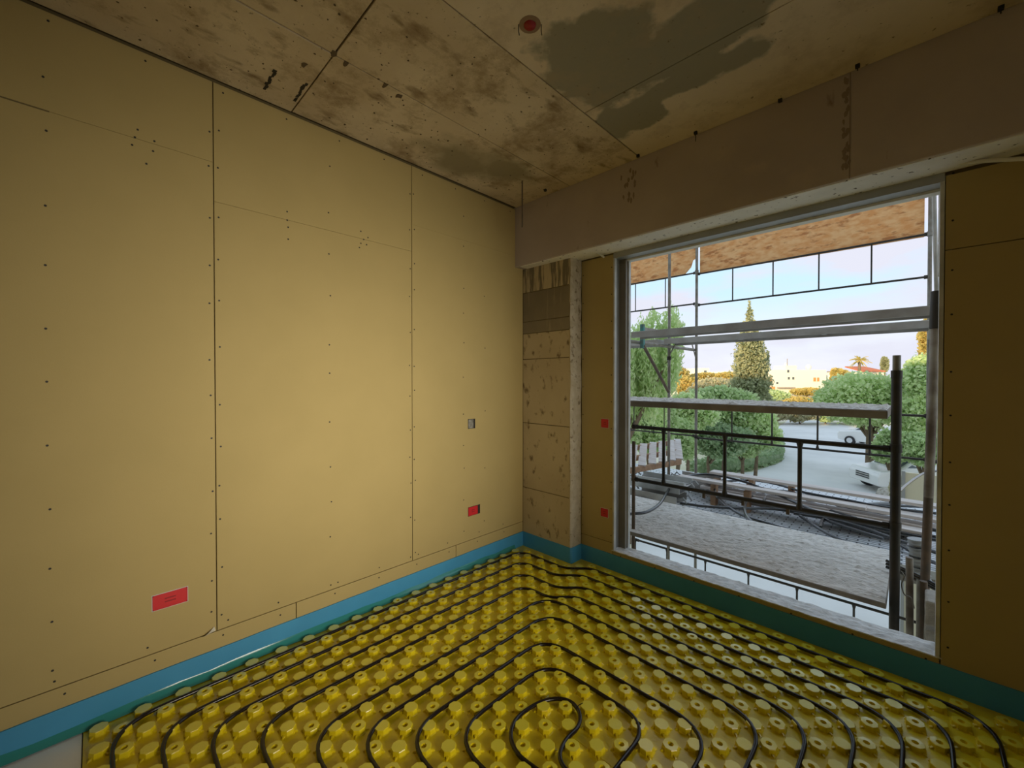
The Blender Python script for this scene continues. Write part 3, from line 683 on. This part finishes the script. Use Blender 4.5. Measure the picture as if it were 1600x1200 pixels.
# OSB screen
yo = YO + .03; zo = 3.15
tag(MB().prism([(.275, yo, zo + .02), (.275, yo, 4.4), (2.69, yo, 4.4), (2.69, yo, zo)], (0, .018, 0)).build('osb_sheet', M_osb), 'large orange chipboard sheet across the top of the window view', 'chipboard', 'chipboard screen sheets')
tag(MB().prism([(-1.9, yo, zo + .03), (-1.9, yo, 4.4), (.215, yo, 4.4), (.215, yo, 3.42), (.17, yo, 3.40), (.14, yo, 3.30), (.03, yo, zo + .04)], (0, .018, 0)).build('osb_sheet', M_osb), 'chipboard sheet with a broken corner at the upper left', 'chipboard', 'chipboard screen sheets')
# dusty platforms near the window
def dusty(x0, x1, y0, y1, z, th, label, amp):
    t = thing('platform_board', (x0, y0, z), label, 'scaffold platform', 'dusty platforms')
    B((x0, y0, z - th), (x1, y1, z)).build('board', M_dustd, t, bevel=.006)
    m = MB(); nx, ny = 140, 44
    for i in range(nx + 1):
        for j in range(ny + 1):
            e_ = 0 if i in (0, nx) or j in (0, ny) else 1
            m.v.append((x0 + .006 + (x1 - x0 - .012) * i / nx, y0 + .006 + (y1 - y0 - .012) * j / ny, z + .001 + e_ * abs(random.gauss(0, amp))))
    for i in range(nx):
        for j in range(ny): a_ = i*(ny+1) + j; m.f.append([a_, a_+ny+1, a_+ny+2, a_+1]); m.mi.append(0); m.sm.append(False)
    o = m.build('mortar_crust', M_dust, t); o['kind'] = 'stuff'
    return t
dusty(-.5, 2.52, .50, 1.62, .155, .035, 'wide dusty platform board low outside the window', .005)
dusty(-.4, 2.515, .57, 1.25, 1.365, .055, 'dusty mid-height platform board crossing the window view', .006)
# perforated loading deck with stacked material
M_perf = mat('perforated_steel', (.50, .53, .56), .5, metal=.15)
def perf(m):
    t = m.node_tree; b = t.nodes['Principled BSDF']; k = t.nodes.new('ShaderNodeTexBrick')
    k.inputs['Color1'].default_value = (.86, .88, .90, 1); k.inputs['Color2'].default_value = (.78, .81, .84, 1); k.inputs['Mortar'].default_value = (.16, .17, .18, 1)
    k.inputs['Scale'].default_value = 1; k.inputs['Mortar Size'].default_value = .008; k.inputs['Brick Width'].default_value = .16; k.inputs['Row Height'].default_value = .053; k.inputs['Mortar Smooth'].default_value = .3
    t.links.new(t.nodes['TC'].outputs['Object'], k.inputs[0]); t.links.new(k.outputs[0], b.inputs['Base Color'])
perf(M_perf)
ZD = -.02; names = ('nearest', 'second', 'third', 'fourth', 'fifth', 'sixth', 'farthest'); y = 1.88
for i, nme in enumerate(names):
    t = thing('deck_plank', (-3, y, ZD), nme + ' perforated deck plank under the hoses, counted from the window', 'scaffold plank', 'loading deck planks')
    B((-3, y, ZD - .006), (3.6, y + .325, ZD)).build('deck', M_perf, t)
    for yy in (y, y + .305): B((-3, yy, ZD - .07), (3.6, yy + .02, ZD - .0065)).build('side_rail', M_galv, t)
    y += .335
YD = y
for i, (x, y, w) in enumerate(((-2.9, 1.92, 'left front'), (3.5, 1.92, 'right front'), (-2.9, 4.15, 'left rear'), (3.5, 4.15, 'right rear'))):
    tag(MB().cyl((x, y, GZ), (x, y, ZD - .071), .03).build('deck_prop', M_tube), w + ' prop carrying the loading deck', 'prop', 'loading deck props')
for y, w in ((1.92, 'front'), (4.15, 'rear')):
    tag(MB().bar((-3, y, ZD - .11), (3.6, y, ZD - .11), .05, .076).build('deck_beam', M_tube), w + ' beam under the loading deck', 'beam', 'loading deck beams')
tag(MB().tube([(.45, YD + .02, ZD + .02), (2.3, YD + .02, ZD + .03)], .008, 6).build('edge_rod', M_conduit), 'thin white rod along the far deck edge', 'rod')
# stacked steel planks at left
def cplank(a, b, w, h, label, mt=None):
    """open steel channel from a to b (near long edge), facing up"""
    a, b = Vector(a), Vector(b); d = (b - a).normalized(); s_ = Vector((-d.y, d.x, 0)); 
    t = thing('steel_channel', a, label, 'steel plank', 'stacked steel planks'); mt = mt or M_galv
    MB().bar(a + s_*w/2 + Vector((0, 0, .004)), b + s_*w/2 + Vector((0, 0, .004)), w, .008).build('web', M_galvd, t)
    for k in (0, w): MB().bar(a + s_*k + Vector((0, 0, h/2)), b + s_*k + Vector((0, 0, h/2)), .012, h).build('flange', mt, t)
    for e_, f_ in ((a, 1), (b, -1)):
        for k in (.25, .75): MB().tube([e_ + s_*w*k + Vector((0, 0, h*.5)) - d*f_*.0, e_ + s_*w*k + Vector((0, 0, h*.9)) - d*f_*.05, e_ + s_*w*k + Vector((0, 0, h*.3)) - d*f_*.09], .010, 6).build('hook', M_conduit, t)
    return t
def zz(px, py, z): return onz(px, py, z)
for px, py, px2, py2, z, w, h, lab, mt in (
    (985, 776, 1052, 785, .0, .30, .09, 'lowest steel plank of the left stack', M_tube), (985, 763, 1056, 778, .10, .30, .09, 'second steel plank up in the left stack', M_galvd),
    (985, 748, 1062, 762, .20, .32, .08, 'open steel channel on the left stack', M_galv), (990, 742, 1075, 752, .28, .30, .07, 'top open channel behind on the left stack', M_galv),
    (1052, 741, 1112, 752, .12, .30, .10, 'grey steel box plank right of the far post', M_galvd), (1070, 752, 1128, 764, .05, .28, .09, 'short grey plank under the curved hose', M_galvd)):
    a = zz(px, py, z + h); b = zz(px2, py2, z + h); a.z = b.z = z
    b.y = a.y + (b.y - a.y) * .25
    cplank(a, b, w, h, lab, mt)
# timber planks stacked with spacers
def tplank(px, py, L, z, w, h, label, mt, rot=-.03):
    a = zz(px, py, z + h); a.z = z + h / 2; b = a + Vector((L * math.cos(rot), L * math.sin(rot), 0))
    return tag(MB().bar(a, b, w, h).build('timber_plank', mt, bevel=.004), label, 'plank', 'stacked timber planks')
for k, (px, py, L, z, w, h, lab, mt) in enumerate((
    (1112, 735, 2.4, .30, .16, .03, 'topmost pale timber plank by the driveway view', M_timber), (1062, 742, 1.9, .26, .12, .03, 'pale plank lying behind the steel planks', M_timber),
    (1100, 748, 2.2, .20, .16, .035, 'second pale timber plank of the stack', M_timber), (1098, 757, 2.2, .12, .18, .035, 'third pale timber plank of the stack', M_timber),
    (1102, 766, 2.0, .05, .20, .05, 'wide grey timber plank low in the stack', M_galvd), (1118, 768, 1.9, .11, .15, .03, 'narrow pale plank in front of the stack', M_timber))):
    tplank(px, py, L, z, w, h, lab, mt)
for px, py, w in ((1122, 741, 'left end of the top plank'), (1175, 749, 'middle of the top plank'), (1237, 760, 'right end of the top plank'), (1119, 752, 'left end of the second plank'), (1172, 760, 'middle of the second plank'), (1116, 761, 'left end of the third plank'), (1168, 771, 'middle of the third plank')):
    p = zz(px, py, .20); tag(B((p.x - .03, p.y - .05, ZD), (p.x + .03, p.y + .05, p.z + .035)).build('timber_spacer', M_timbero), 'timber spacer under the ' + w, 'block', 'spacer blocks')
# pallet at left
pl = thing('pallet', zz(985, 735, .35), 'weathered wooden pallet leaning on the left stack', 'pallet')
o0 = zz(984, 731, .42); ux = (zz(1063, 717, .42) - o0); vy = Vector((-.35, .75, .20)) * .9
for f in (0, .5, 1): MB().bar(o0 + vy * f - Vector((0, 0, .04)), o0 + vy * f + ux - Vector((0, 0, .04)), .04, .07).build('bearer', M_timbero, pl)
for f in (.02, .22, .42, .62, .82, .98): MB().bar(o0 + ux * f, o0 + ux * f + vy, .10, .02).build('slat', M_timber, pl)
# hoses
HZ = .10
def hose(pts, label, z=HZ, r=.016, lift=None, mt=None):
    P = []
    for i, p in enumerate(pts): P.append(onz(p[0], p[1], z + (lift[i] if lift else 0)))
    return tag(MB().tube(smooth(P, 6), r, 8).build('hose', mt or M_hose), label, 'hose', 'black hoses on the deck')
hose([(960, 806), (985, 803), (1010, 800), (1030, 788), (1042, 770), (1052, 755), (1070, 745), (1095, 741), (1122, 743), (1160, 752), (1200, 767), (1245, 786), (1290, 806)], 'hose looping up from the left end of the platform', z=.24)
hose([(975, 772), (993, 777), (1020, 782), (1060, 786), (1100, 791), (1150, 794), (1205, 795), (1260, 803), (1320, 815), (1392, 829), (1500, 852)], 'long straight hose across the whole deck')
hose([(1122, 778), (1117, 768), (1119, 758), (1130, 753), (1150, 751), (1182, 751), (1215, 757), (1260, 770), (1320, 781), (1392, 794), (1500, 806)], 'hose with a tight loop beside the second spindle', z=.18)
hose([(1120, 776), (1137, 791), (1162, 806), (1200, 818), (1245, 832)], 'hose running from the tight loop to the platform')
hose([(1186, 821), (1171, 812), (1164, 799), (1167, 782), (1182, 773), (1210, 767), (1240, 770), (1300, 786), (1392, 811), (1500, 838)], 'hose with a wide loop over the timber', z=.14)
hose([(1193, 784), (1197, 776), (1207, 773), (1245, 775), (1290, 795), (1338, 810)], 'short hose with a pale bend end', z=.14)
hose([(1240, 802), (1300, 812), (1350, 825), (1392, 840), (1500, 876)], 'hose sloping to the props at right')
hose([(1250, 806), (1280, 826), (1310, 842), (1345, 855)], 'hose dipping onto the dusty platform edge')
hose([(1282, 824), (1284, 815), (1288, 811), (1300, 816), (1330, 826), (1380, 842)], 'hose with a small pale hook bend')
hose([(1252, 768), (1290, 782), (1330, 798), (1392, 812)], 'hose crossing under the others near the third spindle', z=.08)
hose([(1262, 776), (1300, 778), (1350, 787), (1392, 790), (1500, 794)], 'hose nearest the far deck edge', z=.05)
hose([(1300, 798), (1330, 792), (1360, 787), (1400, 786), (1440, 788)], 'pale grey hose curving behind the others', z=.06, mt=M_conduit)
hose([(1310, 804), (1340, 801), (1392, 803), (1500, 811)], 'hose beneath the pale grey one', z=.06)
hose([(1392, 785), (1405, 768), (1418, 756), (1432, 746), (1446, 739), (1475, 735), (1510, 736)], 'hose arching up right of the dark post', z=.3)
for k, w in enumerate(('upper', 'middle', 'lower')):
    P = [ony(1385, 876 + 5*k, 1.1), ony(1412, 889 + 4*k, 1.05), ony(1440, 902 + 4*k, 1.0), ony(1490, 929 + 3*k, .95)]
    tag(MB().tube(smooth(P, 6), .011, 8).build('hose', M_hose), w + ' hose of the bundle over the props', 'hose', 'hose bundle')
hose([(1400, 848), (1430, 865), (1470, 884), (1500, 900)], 'hose crossing above the bundle', z=.02); hose([(1392, 822), (1430, 832), (1470, 841), (1500, 850)], 'hose at the leaning pole foot')
# corrugated conduit coil
cd = thing('conduit_coil', ony(1437, 905, 1.5), 'grey corrugated conduit standing at the right of the deck', 'conduit')
a, b = ony(1440, 905, 1.5), ony(1432, 842, 1.5)
pts, rs = [], []
for i in range(41): pts.append(a.lerp(b, i / 40)); rs.append(.050 + (.006 if i % 4 < 2 else 0))
MB().tube(pts, rs, 12).build('corrugated_tube', M_conduit, cd)
for f in (.3, .55, .8): MB().tube([a.lerp(b, f), a.lerp(b, f + .04)], .0585, 12).build('strap', M_hose, cd)
# boards at the far right of the deck
p = zz(1400, 830, .0)
tag(MB().bar(zz(1392, 827, .02), zz(1430, 836, .02), .12, .04).build('timber_plank', M_timbero), 'short orange plank end right of the dark post', 'plank', 'stacked timber planks')
tag(MB().bar(zz(1290, 800, .03), zz(1440, 835, .03), .30, .03).build('grey_board', M_galvd), 'grey board lying under the hoses at right', 'board')
# rubble stone at the lower right
for (px, py, sx, sz, w) in ((1462, 950, .10, .12, 'upper'), (1464, 990, .11, .10, 'lower')):
    c = ony(px, py, .62); m = MB()
    pts = [c + Vector((sx * .5 * a_ * U(.8, 1.1), .12 * b_ * U(.8, 1.1), sz * .6 * c_ * U(.8, 1.1))) for a_ in (-1, 1) for b_ in (-1, 1) for c_ in (-1, 1)]
    m.add(pts, [(0,1,3,2), (4,6,7,5), (0,4,5,1), (2,3,7,6), (0,2,6,4), (1,5,7,3)])
    tag(m.build('rubble_block', M_stone, bevel=.012), w + ' grey rubble block at the right window corner', 'block', 'rubble blocks')
tag(B((2.69, .5, -.3), (3.1, .75, -.02)).build('rubble_ledge', M_stone, bevel=.01), 'ledge under the rubble blocks at the right jamb', 'ledge')
# block pier outside the right top corner
bp = struct(B((2.735, .32, 2.16), (3.3, .50, 2.75)).build('wall_pier', M_gap), 'block pier outside the upper right window corner')
for z0, z1 in ((2.16, 2.36), (2.36, 2.56), (2.56, 2.75)): B((2.728, .315, z0 + .004), (3.3, .505, z1 - .004)).build('block', M_mason, bp, bevel=.004)

# ================================================================== GARDEN, CAR, HOUSES
def leaves(blobs, n, size, droop=0.0):
    """blobs: (centre, (rx,ry,rz)); leaf quads spread through each, denser at the skin"""
    m = MB(); tot = sum(b[1][0] * b[1][1] * b[1][2] for b in blobs) ** 1
    for c, r in blobs:
        k = max(120, int(2.4 * n * (r[0]*r[1]*r[2]) / tot))
        for _ in range(k):
            d = Vector((random.gauss(0, 1), random.gauss(0, 1), random.gauss(0, 1))).normalized() * (rnd() ** .30) * (1 + .10 * random.gauss(0, 1))
            p = c + Vector((d.x * r[0], d.y * r[1], d.z * r[2])); s_ = size * U(.4, .95)
            a = Vector((random.gauss(0, 1), random.gauss(0, 1), random.gauss(0, 1) - droop)).normalized(); b = a.orthogonal().normalized()
            b = (b * math.cos(1) + a.cross(b) * math.sin(rnd() * 6.28)).normalized()
            w = .5 if droop == 0 else .28
            o = len(m.v); m.v += [tuple(p - b*s_*w), tuple(p + a*s_*.8), tuple(p + b*s_*w), tuple(p - a*s_*.8)]
            m.f.append([o, o+1, o+2, o+3]); m.mi.append(0); m.sm.append(False)
    return m
def plant(name, base, blobs, n, size, lm, label, cat, trunk=None, group=None, droop=0):
    t = thing(name, base, label, cat, group)
    o = leaves(blobs, n, size, droop).build('foliage', lm, t); o['kind'] = 'stuff'
    m = MB(); top = blobs[0][0]
    m.tube([base, base.lerp(top, .5) + Vector((U(-.1, .1), U(-.1, .1), 0)), top], [trunk or .09, (trunk or .09) * .7, .03], 8)
    for c, r in blobs[1:5]: m.tube([base.lerp(top, .5), c], [(trunk or .09) * .5, .02], 6)
    m.build('trunk', M_trunk, t); return t
def at(px, py, D): return far(px, py, D)
def bush(px, pyc, D, wpx, hpx, lm, label, n=5000, size=.14, name='shrub', cat='shrub', group=None, k=6, droop=0, trunk=None):
    c = at(px, pyc, D); s_ = D / FPX; rx, rz = wpx * s_ / 2, hpx * s_ / 2
    blobs = [(c, (rx * .7, rx * .7, rz * .75))]
    for i in range(k):
        a = U(0, 6.28); q = U(.35, .6); blobs.append((c + _r * (rx * q * math.cos(a)) + _f * (rx * .5 * U(-1, 1)) + Vector((0, 0, rz * q * math.sin(a))), (rx * U(.35, .5), rx * U(.35, .5), rz * U(.35, .5))))
    base = Vector((c.x, c.y, GZ))
    return plant(name, base, blobs, n, size, lm, label, cat, group=group, droop=droop, trunk=trunk)
# weeping tree
c = at(980, 590, 12); bl = [(c + Vector((-.3, 0, .5)), (.7, .7, .8))]
for i in range(16):
    px, py = U(965, 1050), U(520, 600); bl.append((at(px, py + 20, U(11.5, 13)), (.30, .30, U(.8, 1.3))))
for px, py in ((1022, 500), (1050, 512), (1005, 520), (1060, 520), (1035, 525)): bl.append((at(px, py, 12), (.22, .22, .35)))
plant('weeping_tree', Vector((c.x, c.y, GZ)), bl, 9000, .13, L_fresh, 'tall weeping light green tree at the left of the view', 'tree', .15, droop=2.2)
# cypress
c = at(1172, 600, 25); bl = []
for py, w in ((484, 4), (500, 12), (518, 24), (535, 36), (555, 44), (575, 50), (600, 56), (625, 56), (650, 50), (680, 40)):
    bl.append((at(1173 if py > 530 else 1171, py, 25), (w / 2 * 25 / FPX, w / 2 * 25 / FPX, .75)))
bl.append((at(1199, 560, 25), (.12, .12, .5))); bl.append((at(1193, 572, 25), (.15, .15, .5)))
plant('cypress', Vector((c.x, c.y, GZ)), bl[::-1], 9000, .16, L_cyp, 'tall narrow cypress rising above the bushes', 'tree', .2)
# bushes of the garden bed
bush(1015, 665, 14, 110, 90, L_mid, 'round bush below the weeping tree', 5000, .13, group='garden bushes')
bush(1075, 645, 17, 90, 80, L_fresh, 'light green bush between the two far posts', 5000, .14, group='garden bushes')
bush(1130, 640, 19, 110, 80, L_mid, 'bush under the cypress', 5000, .15, group='garden bushes')
bush(1180, 660, 19, 80, 76, L_fresh, 'light bush at the right end of the garden bed', 5000, .15, group='garden bushes')
bush(1110, 685, 18, 110, 60, L_dark, 'dark bush behind the clipped hedge', 5000, .14, group='garden bushes')
bush(1160, 690, 19, 90, 46, L_mid, 'low bush inside the hedge curve', 4000, .14, group='garden bushes')
bush(1060, 690, 16, 70, 70, L_mid, 'thin bush with bare stems by the pallet', 2500, .12, group='garden bushes')
bush(1120, 605, 30, 90, 36, L_dry, 'olive grey tree left of the cypress', 4000, .2, name='olive_tree', cat='tree')
bush(1080, 605, 34, 60, 40, L_gold, 'golden tree between the far posts', 3500, .22, name='golden_tree', cat='tree')
bush(1210, 618, 36, 40, 20, L_mid, 'low green bush at the cypress foot', 2500, .2, group='garden bushes')
# clipped hedge, curved
hd = thing('clipped_hedge', gpt(1160, 738), 'low clipped hedge curving along the driveway', 'hedge')
hp_ = [gpt(*q) for q in ((1085, 748), (1110, 742), (1140, 738), (1170, 733), (1195, 727), (1212, 719), (1214, 708), (1204, 700))]
hp_ = smooth(hp_, 8); m = MB()
for p in hp_:
    for k in range(70):
        q = p + Vector((U(-.35, .35), U(-.35, .35), U(0, .85))); s_ = .07 * U(.6, 1.4)
        a = Vector((random.gauss(0, 1), random.gauss(0, 1), random.gauss(0, 1))).normalized(); b = a.orthogonal().normalized(); o = len(m.v)
        m.v += [tuple(q - b*s_), tuple(q + a*s_), tuple(q + b*s_), tuple(q - a*s_)]; m.f.append([o, o+1, o+2, o+3]); m.mi.append(0); m.sm.append(False)
o = m.build('foliage', L_dark, hd); o['kind'] = 'stuff'
m = MB(); m.tube([p + Vector((0, 0, .38)) for p in hp_], .33, 8); m.build('hedge_core', L_dark, hd)
# scrub row beyond the driveway
for i, (px, w, lm, lab) in enumerate(((1215, 46, L_dry, 'dry scrub right of the garden bed'), (1250, 54, L_dry, 'dry scrub below the white house'), (1290, 56, L_mid, 'green scrub at the end of the driveway'), (1330, 50, L_dry, 'dry scrub before the right tree'))):
    bush(px, 645, 44, w, 30, lm, lab, 3000, .3, group='scrub beyond the driveway', k=5)
# right tree
bush(1360, 625, 20, 150, 105, L_fresh, 'broad light green tree behind the dark post', 9000, .17, name='broad_tree', cat='tree', k=9, trunk=.2)
bush(1440, 625, 18, 90, 150, L_fresh, 'leafy tree behind the leaning pole', 7000, .16, name='leafy_tree', cat='tree', k=8, trunk=.18)
bush(1390, 700, 17, 60, 60, L_mid, 'bush over the parked car', 3000, .14, group='roadside bushes'); bush(1440, 700, 16, 70, 60, L_mid, 'bush behind the cream panels', 3500, .13, group='roadside bushes')
bush(1400, 765, 14.5, 22, 50, L_dry, 'dry shrub beside the parked car', 1500, .10, group='roadside bushes')
bush(1452, 530, 40, 34, 90, L_gold, 'golden tall tree at the right edge', 3500, .25, name='golden_tree', cat='tree')
# cream gate panels
cg = thing('gate_panels', ony(1430, 800, 6.2), 'cream sheet panels standing behind the deck at right', 'fence')
for k in range(5):
    p = ony(1412, 800, 6.2); x = p.x + k * .52
    B((x, 6.2, GZ), (x + .50, 6.24, ony(1440, 741, 6.2).z)).build('panel', M_cream, cg)
    B((x - .03, 6.17, GZ), (x + .015, 6.2, ony(1440, 739, 6.2).z)).build('panel_post', M_conduit, cg)
# cars
def car(base, yaw, label):
    t = thing('car', base, label, 'car', 'parked cars')
    R3 = Matrix.Rotation(yaw, 3, 'Z')
    def X(p): return R3 @ Vector(p) + base
    prof = [(-2.1, .35), (-2.12, .75), (-2.0, .95), (-1.25, 1.05), (-.55, 1.48), (.9, 1.52), (1.75, 1.1), (2.1, 1.0), (2.15, .4), (1.7, .28), (-1.7, .28)]
    m = MB(); n = len(prof)
    rows = [(-.86, .93), (-.80, 1.0), (.80, 1.0), (.86, .93)]
    vs = [X((x, yy * (.84 if z > 1.2 else 1), .28 + (z - .28) * (k if z < 1.2 else 1))) for yy, k in rows for x, z in prof]
    fs = [(i*n + j, i*n + (j+1) % n, (i+1)*n + (j+1) % n, (i+1)*n + j) for i in range(3) for j in range(n)] + [tuple(range(n))[::-1], tuple(range(3*n, 4*n))]
    m.add(vs, fs); m.build('body', M_carw, t, bevel=.04)
    for x in (-1.3, 1.35):
        for yy in (-.84, .84):
            w_ = MB(); w_.cyl(X((x, yy - .1, .32)), X((x, yy + .1, .32)), .32, 18); wh = w_.build('wheel', M_tyre, t)
            h_ = MB(); h_.cyl(X((x, yy - .11, .32)), X((x, yy + .11, .32)), .19, 12); h_.build('hub', M_lens, wh)
    def patch(nm_, P, mt): b = MB(); b.prism([X(p) for p in P], R3 @ Vector((-.02, 0, .01))); b.build(nm_, mt, t)
    patch('windscreen', [(-1.2, -.68, 1.09), (-1.2, .68, 1.09), (-.6, .6, 1.45), (-.6, -.6, 1.45)], M_glassd)
    for s_ in (-1, 1): patch('headlight', [(-2.1, s_*.5, .70), (-2.1, s_*.82, .70), (-2.03, s_*.82, .86), (-2.03, s_*.5, .86)], M_lens)
    for k in range(3): patch('grille_bar', [(-2.13, -.38, .55 + k*.09), (-2.13, .38, .55 + k*.09), (-2.13, .38, .59 + k*.09), (-2.13, -.38, .59 + k*.09)], M_tyre)
    for s_ in (-1, 1): b = MB(); b.prism([X(p) for p in ((-1.0, s_*.80, 1.12), (.8, s_*.80, 1.12), (.7, s_*.70, 1.44), (-.5, s_*.70, 1.44))], R3 @ Vector((0, s_*.03, .0))); b.build('side_window', M_glassd, t)
    return t
cb_ = gpt(1386, 768); car(Vector((cb_.x + .9, cb_.y + .9, GZ + .02)), math.radians(38), 'white car parked under the bush, front showing')
cb_ = gpt(1372, 698); car(Vector((cb_.x, cb_.y, GZ + .02)), math.radians(-20), 'white car farther off behind the roadside bush')
p = gpt(1384, 782)
for i, (dx, dy, s_, w) in enumerate(((0, 0, .35, 'larger'), (.5, -.4, .25, 'smaller'))):
    m = MB(); m.lathe((p.x + dx, p.y + dy, GZ), [(s_ * .9, 0), (s_, s_ * .5), (s_ * .75, s_ * 1.2), (s_ * .2, s_ * 1.5)], 7, sm=False); tag(m.build('boulder', M_stone), w + ' pale boulder before the parked car', 'boulder', 'boulders')
# houses
def house(px0, px1, py0, D, label, parts, mt=None, depth=8, name='house', pyb=None):
    s_ = D / FPX; a, b = at(px0, py0, D), at(px1, py0, D)
    t = thing(name, Vector((a.x, a.y, GZ)), label, 'house', 'houses beyond the garden')
    ux = (b - a); wid = ux.length; ux.normalize(); n_ = Vector((-ux.y, ux.x, 0))
    def bx(x0, x1, y0, y1, z0, z1, nm_, m_, par=None):
        P = [a + ux*xx + n_*yy + Vector((0, 0, zz_ - a.z)) for zz_ in (z0, z1) for xx, yy in ((x0, y0), (x1, y0), (x1, y1), (x0, y1))]
        b_ = MB(); b_.add(P, [(3,2,1,0),(4,5,6,7),(0,1,5,4),(1,2,6,5),(2,3,7,6),(3,0,4,7)]); return b_.build(nm_, m_, par or t)
    bx(0, wid, 0, depth, GZ, a.z, 'wall', mt or M_house)
    for q in parts:
        kind, x0, x1, y0, y1 = q[:5]; X0, X1 = (x0 - px0) * s_, (x1 - px0) * s_; Z1, Z0 = at(x0, y0, D).z, at(x0, y1, D).z
        if kind == 'tower': bx(X0, X1, .2, 3.5, a.z - .2, Z1, 'stair_tower', M_house)
        elif kind == 'window':
            w_ = bx(X0, X1, -.06, .02, Z0, Z1, 'window', M_shut); bx((X0 + X1)/2 - .06, (X0 + X1)/2 + .06, -.09, -.061, Z0, Z1, 'mullion', M_house, w_)
        elif kind == 'vent': bx(X0, X1, -.05, .02, Z0, Z1, 'window', M_glassd)
        elif kind == 'band': bx(X0, X1, -.5, .02, Z0, Z1, 'canopy', M_dustd)
        elif kind == 'roof':
            P = [a + ux*X0 + n_*(-.4) + Vector((0, 0, Z0 - a.z)), a + ux*X1 + n_*(-.4) + Vector((0, 0, Z0 - a.z)), a + ux*(X1 - .3) + n_*3 + Vector((0, 0, Z1 - a.z)), a + ux*(X0 + .3) + n_*3 + Vector((0, 0, Z1 - a.z))]
            MB().prism(P, (0, 0, .15)).build('roof', M_roof, t)
        elif kind == 'tank':
            c_ = a + ux*((X0 + X1)/2) + n_*2 + Vector((0, 0, 0)); r_ = (X1 - X0)/2
            MB().lathe((c_.x, c_.y, a.z), [(r_*.5, 0), (r_, .4), (r_, Z1 - a.z - .3), (r_*.4, Z1 - a.z)], 12).build('water_tank', M_house, t)
        elif kind == 'garden_wall': bx(X0, X1, -3.2, -3.0, GZ, Z1, 'garden_wall', M_house)
        elif kind == 'mast': bx(X0, X1, 1, 1.1, a.z, Z1, 'mast', M_dustd)
    return t
house(1189, 1291, 578, 72, 'wide white flat roofed house in low sun', (('tower', 1229, 1246, 571, 580), ('window', 1198, 1206, 590, 596), ('window', 1271, 1280, 590, 596), ('vent', 1231, 1234, 589, 593), ('vent', 1238, 1241, 589, 593), ('vent', 1194, 1196, 590, 595), ('vent', 1213, 1216, 597, 600), ('vent', 1230, 1233, 578, 582), ('band', 1214, 1240, 605, 607), ('window', 1193, 1211, 604, 612), ('tank', 1272, 1280, 569, 578), ('tank', 1237, 1242, 566, 572), ('mast', 1236, 1236.6, 560, 572), ('garden_wall', 1190, 1300, 614, 625)))
house(1292, 1316, 582, 76, 'small white annex right of the wide white house', (('vent', 1300, 1302, 586, 591), ('vent', 1306, 1308, 586, 591), ('band', 1292, 1308, 580, 582)))
house(1341, 1381, 581, 62, 'cream house with a red tiled roof beside the palm', (('roof', 1342, 1380, 573, 581), ('vent', 1352, 1356, 588, 596), ('vent', 1364, 1368, 588, 596)), mt=M_house, depth=6)
for i, (x0, x1, y0, D, lab) in enumerate(((1062, 1082, 576, 120, 'small pale house left of the right far post'), (1096, 1108, 575, 130, 'narrow pale house right of the right far post'), (1109, 1140, 581, 142, 'low pale house row toward the cypress'), (1142, 1165, 580, 130, 'pale house just left of the cypress'))):
    house(x0, x1, y0, D, lab, (('vent', x0 + 4, x0 + 6, y0 + 4, y0 + 7), ('vent', x1 - 6, x1 - 4, y0 + 4, y0 + 7)), depth=8)
for i, (px, py, D, w, h, lm, lab) in enumerate(((1260, 612, 66, 56, 12, L_gold, 'golden hedge before the wide white house'), (1316, 592, 62, 34, 34, L_gold, 'golden tree between annex and palm'), (1240, 624, 62, 80, 8, L_gold, 'row of dry shrubs at the garden wall'), (1100, 590, 105, 60, 16, L_gold, 'golden far trees before the pale houses'), (1140, 588, 100, 50, 14, L_gold, 'golden far shrubs left of the cypress'), (1060, 585, 100, 40, 30, L_gold, 'golden far tree at the left far post'), (1383, 570, 75, 10, 28, L_cyp, 'small dark conifer right of the red roof'))):
    bush(px, py, D, w, h, lm, lab, 2500, .5 if h > 9 else .35, group='sunlit far greenery', name='far_tree', cat='tree')
# palm
pb = at(1343, 562, 56); base = Vector((pb.x, pb.y, GZ))
pt = thing('palm_tree', base, 'palm with a round sunlit crown above the red roof', 'palm')
MB().tube([base, pb], [.22, .16], 10).build('trunk', M_trunk, pt)
for k in range(26):
    a = k * 2.399; el = U(-.5, 1.1); L_ = U(1.0, 1.35); d = Vector((math.cos(a) * math.cos(el), math.sin(a) * math.cos(el), math.sin(el)))
    m = MB(); pts = [pb + d * (L_ * t) + Vector((0, 0, -.5 * t * t)) for t in (0, .25, .5, .75, 1)]
    sd = d.cross(Vector((0, 0, 1))).normalized() * .11
    for i in range(4):
        w0, w1_ = (.5, 1, 1, .7, .05)[i], (.5, 1, 1, .7, .05)[i + 1]; dn = Vector((0, 0, -.08))
        m.add([pts[i] - sd*w0 + dn, pts[i], pts[i] + sd*w0 + dn, pts[i+1] + sd*w1_ + dn, pts[i+1], pts[i+1] - sd*w1_ + dn], [(0, 1, 4, 5), (1, 2, 3, 4)])
    m.build('frond', L_gold, pt)
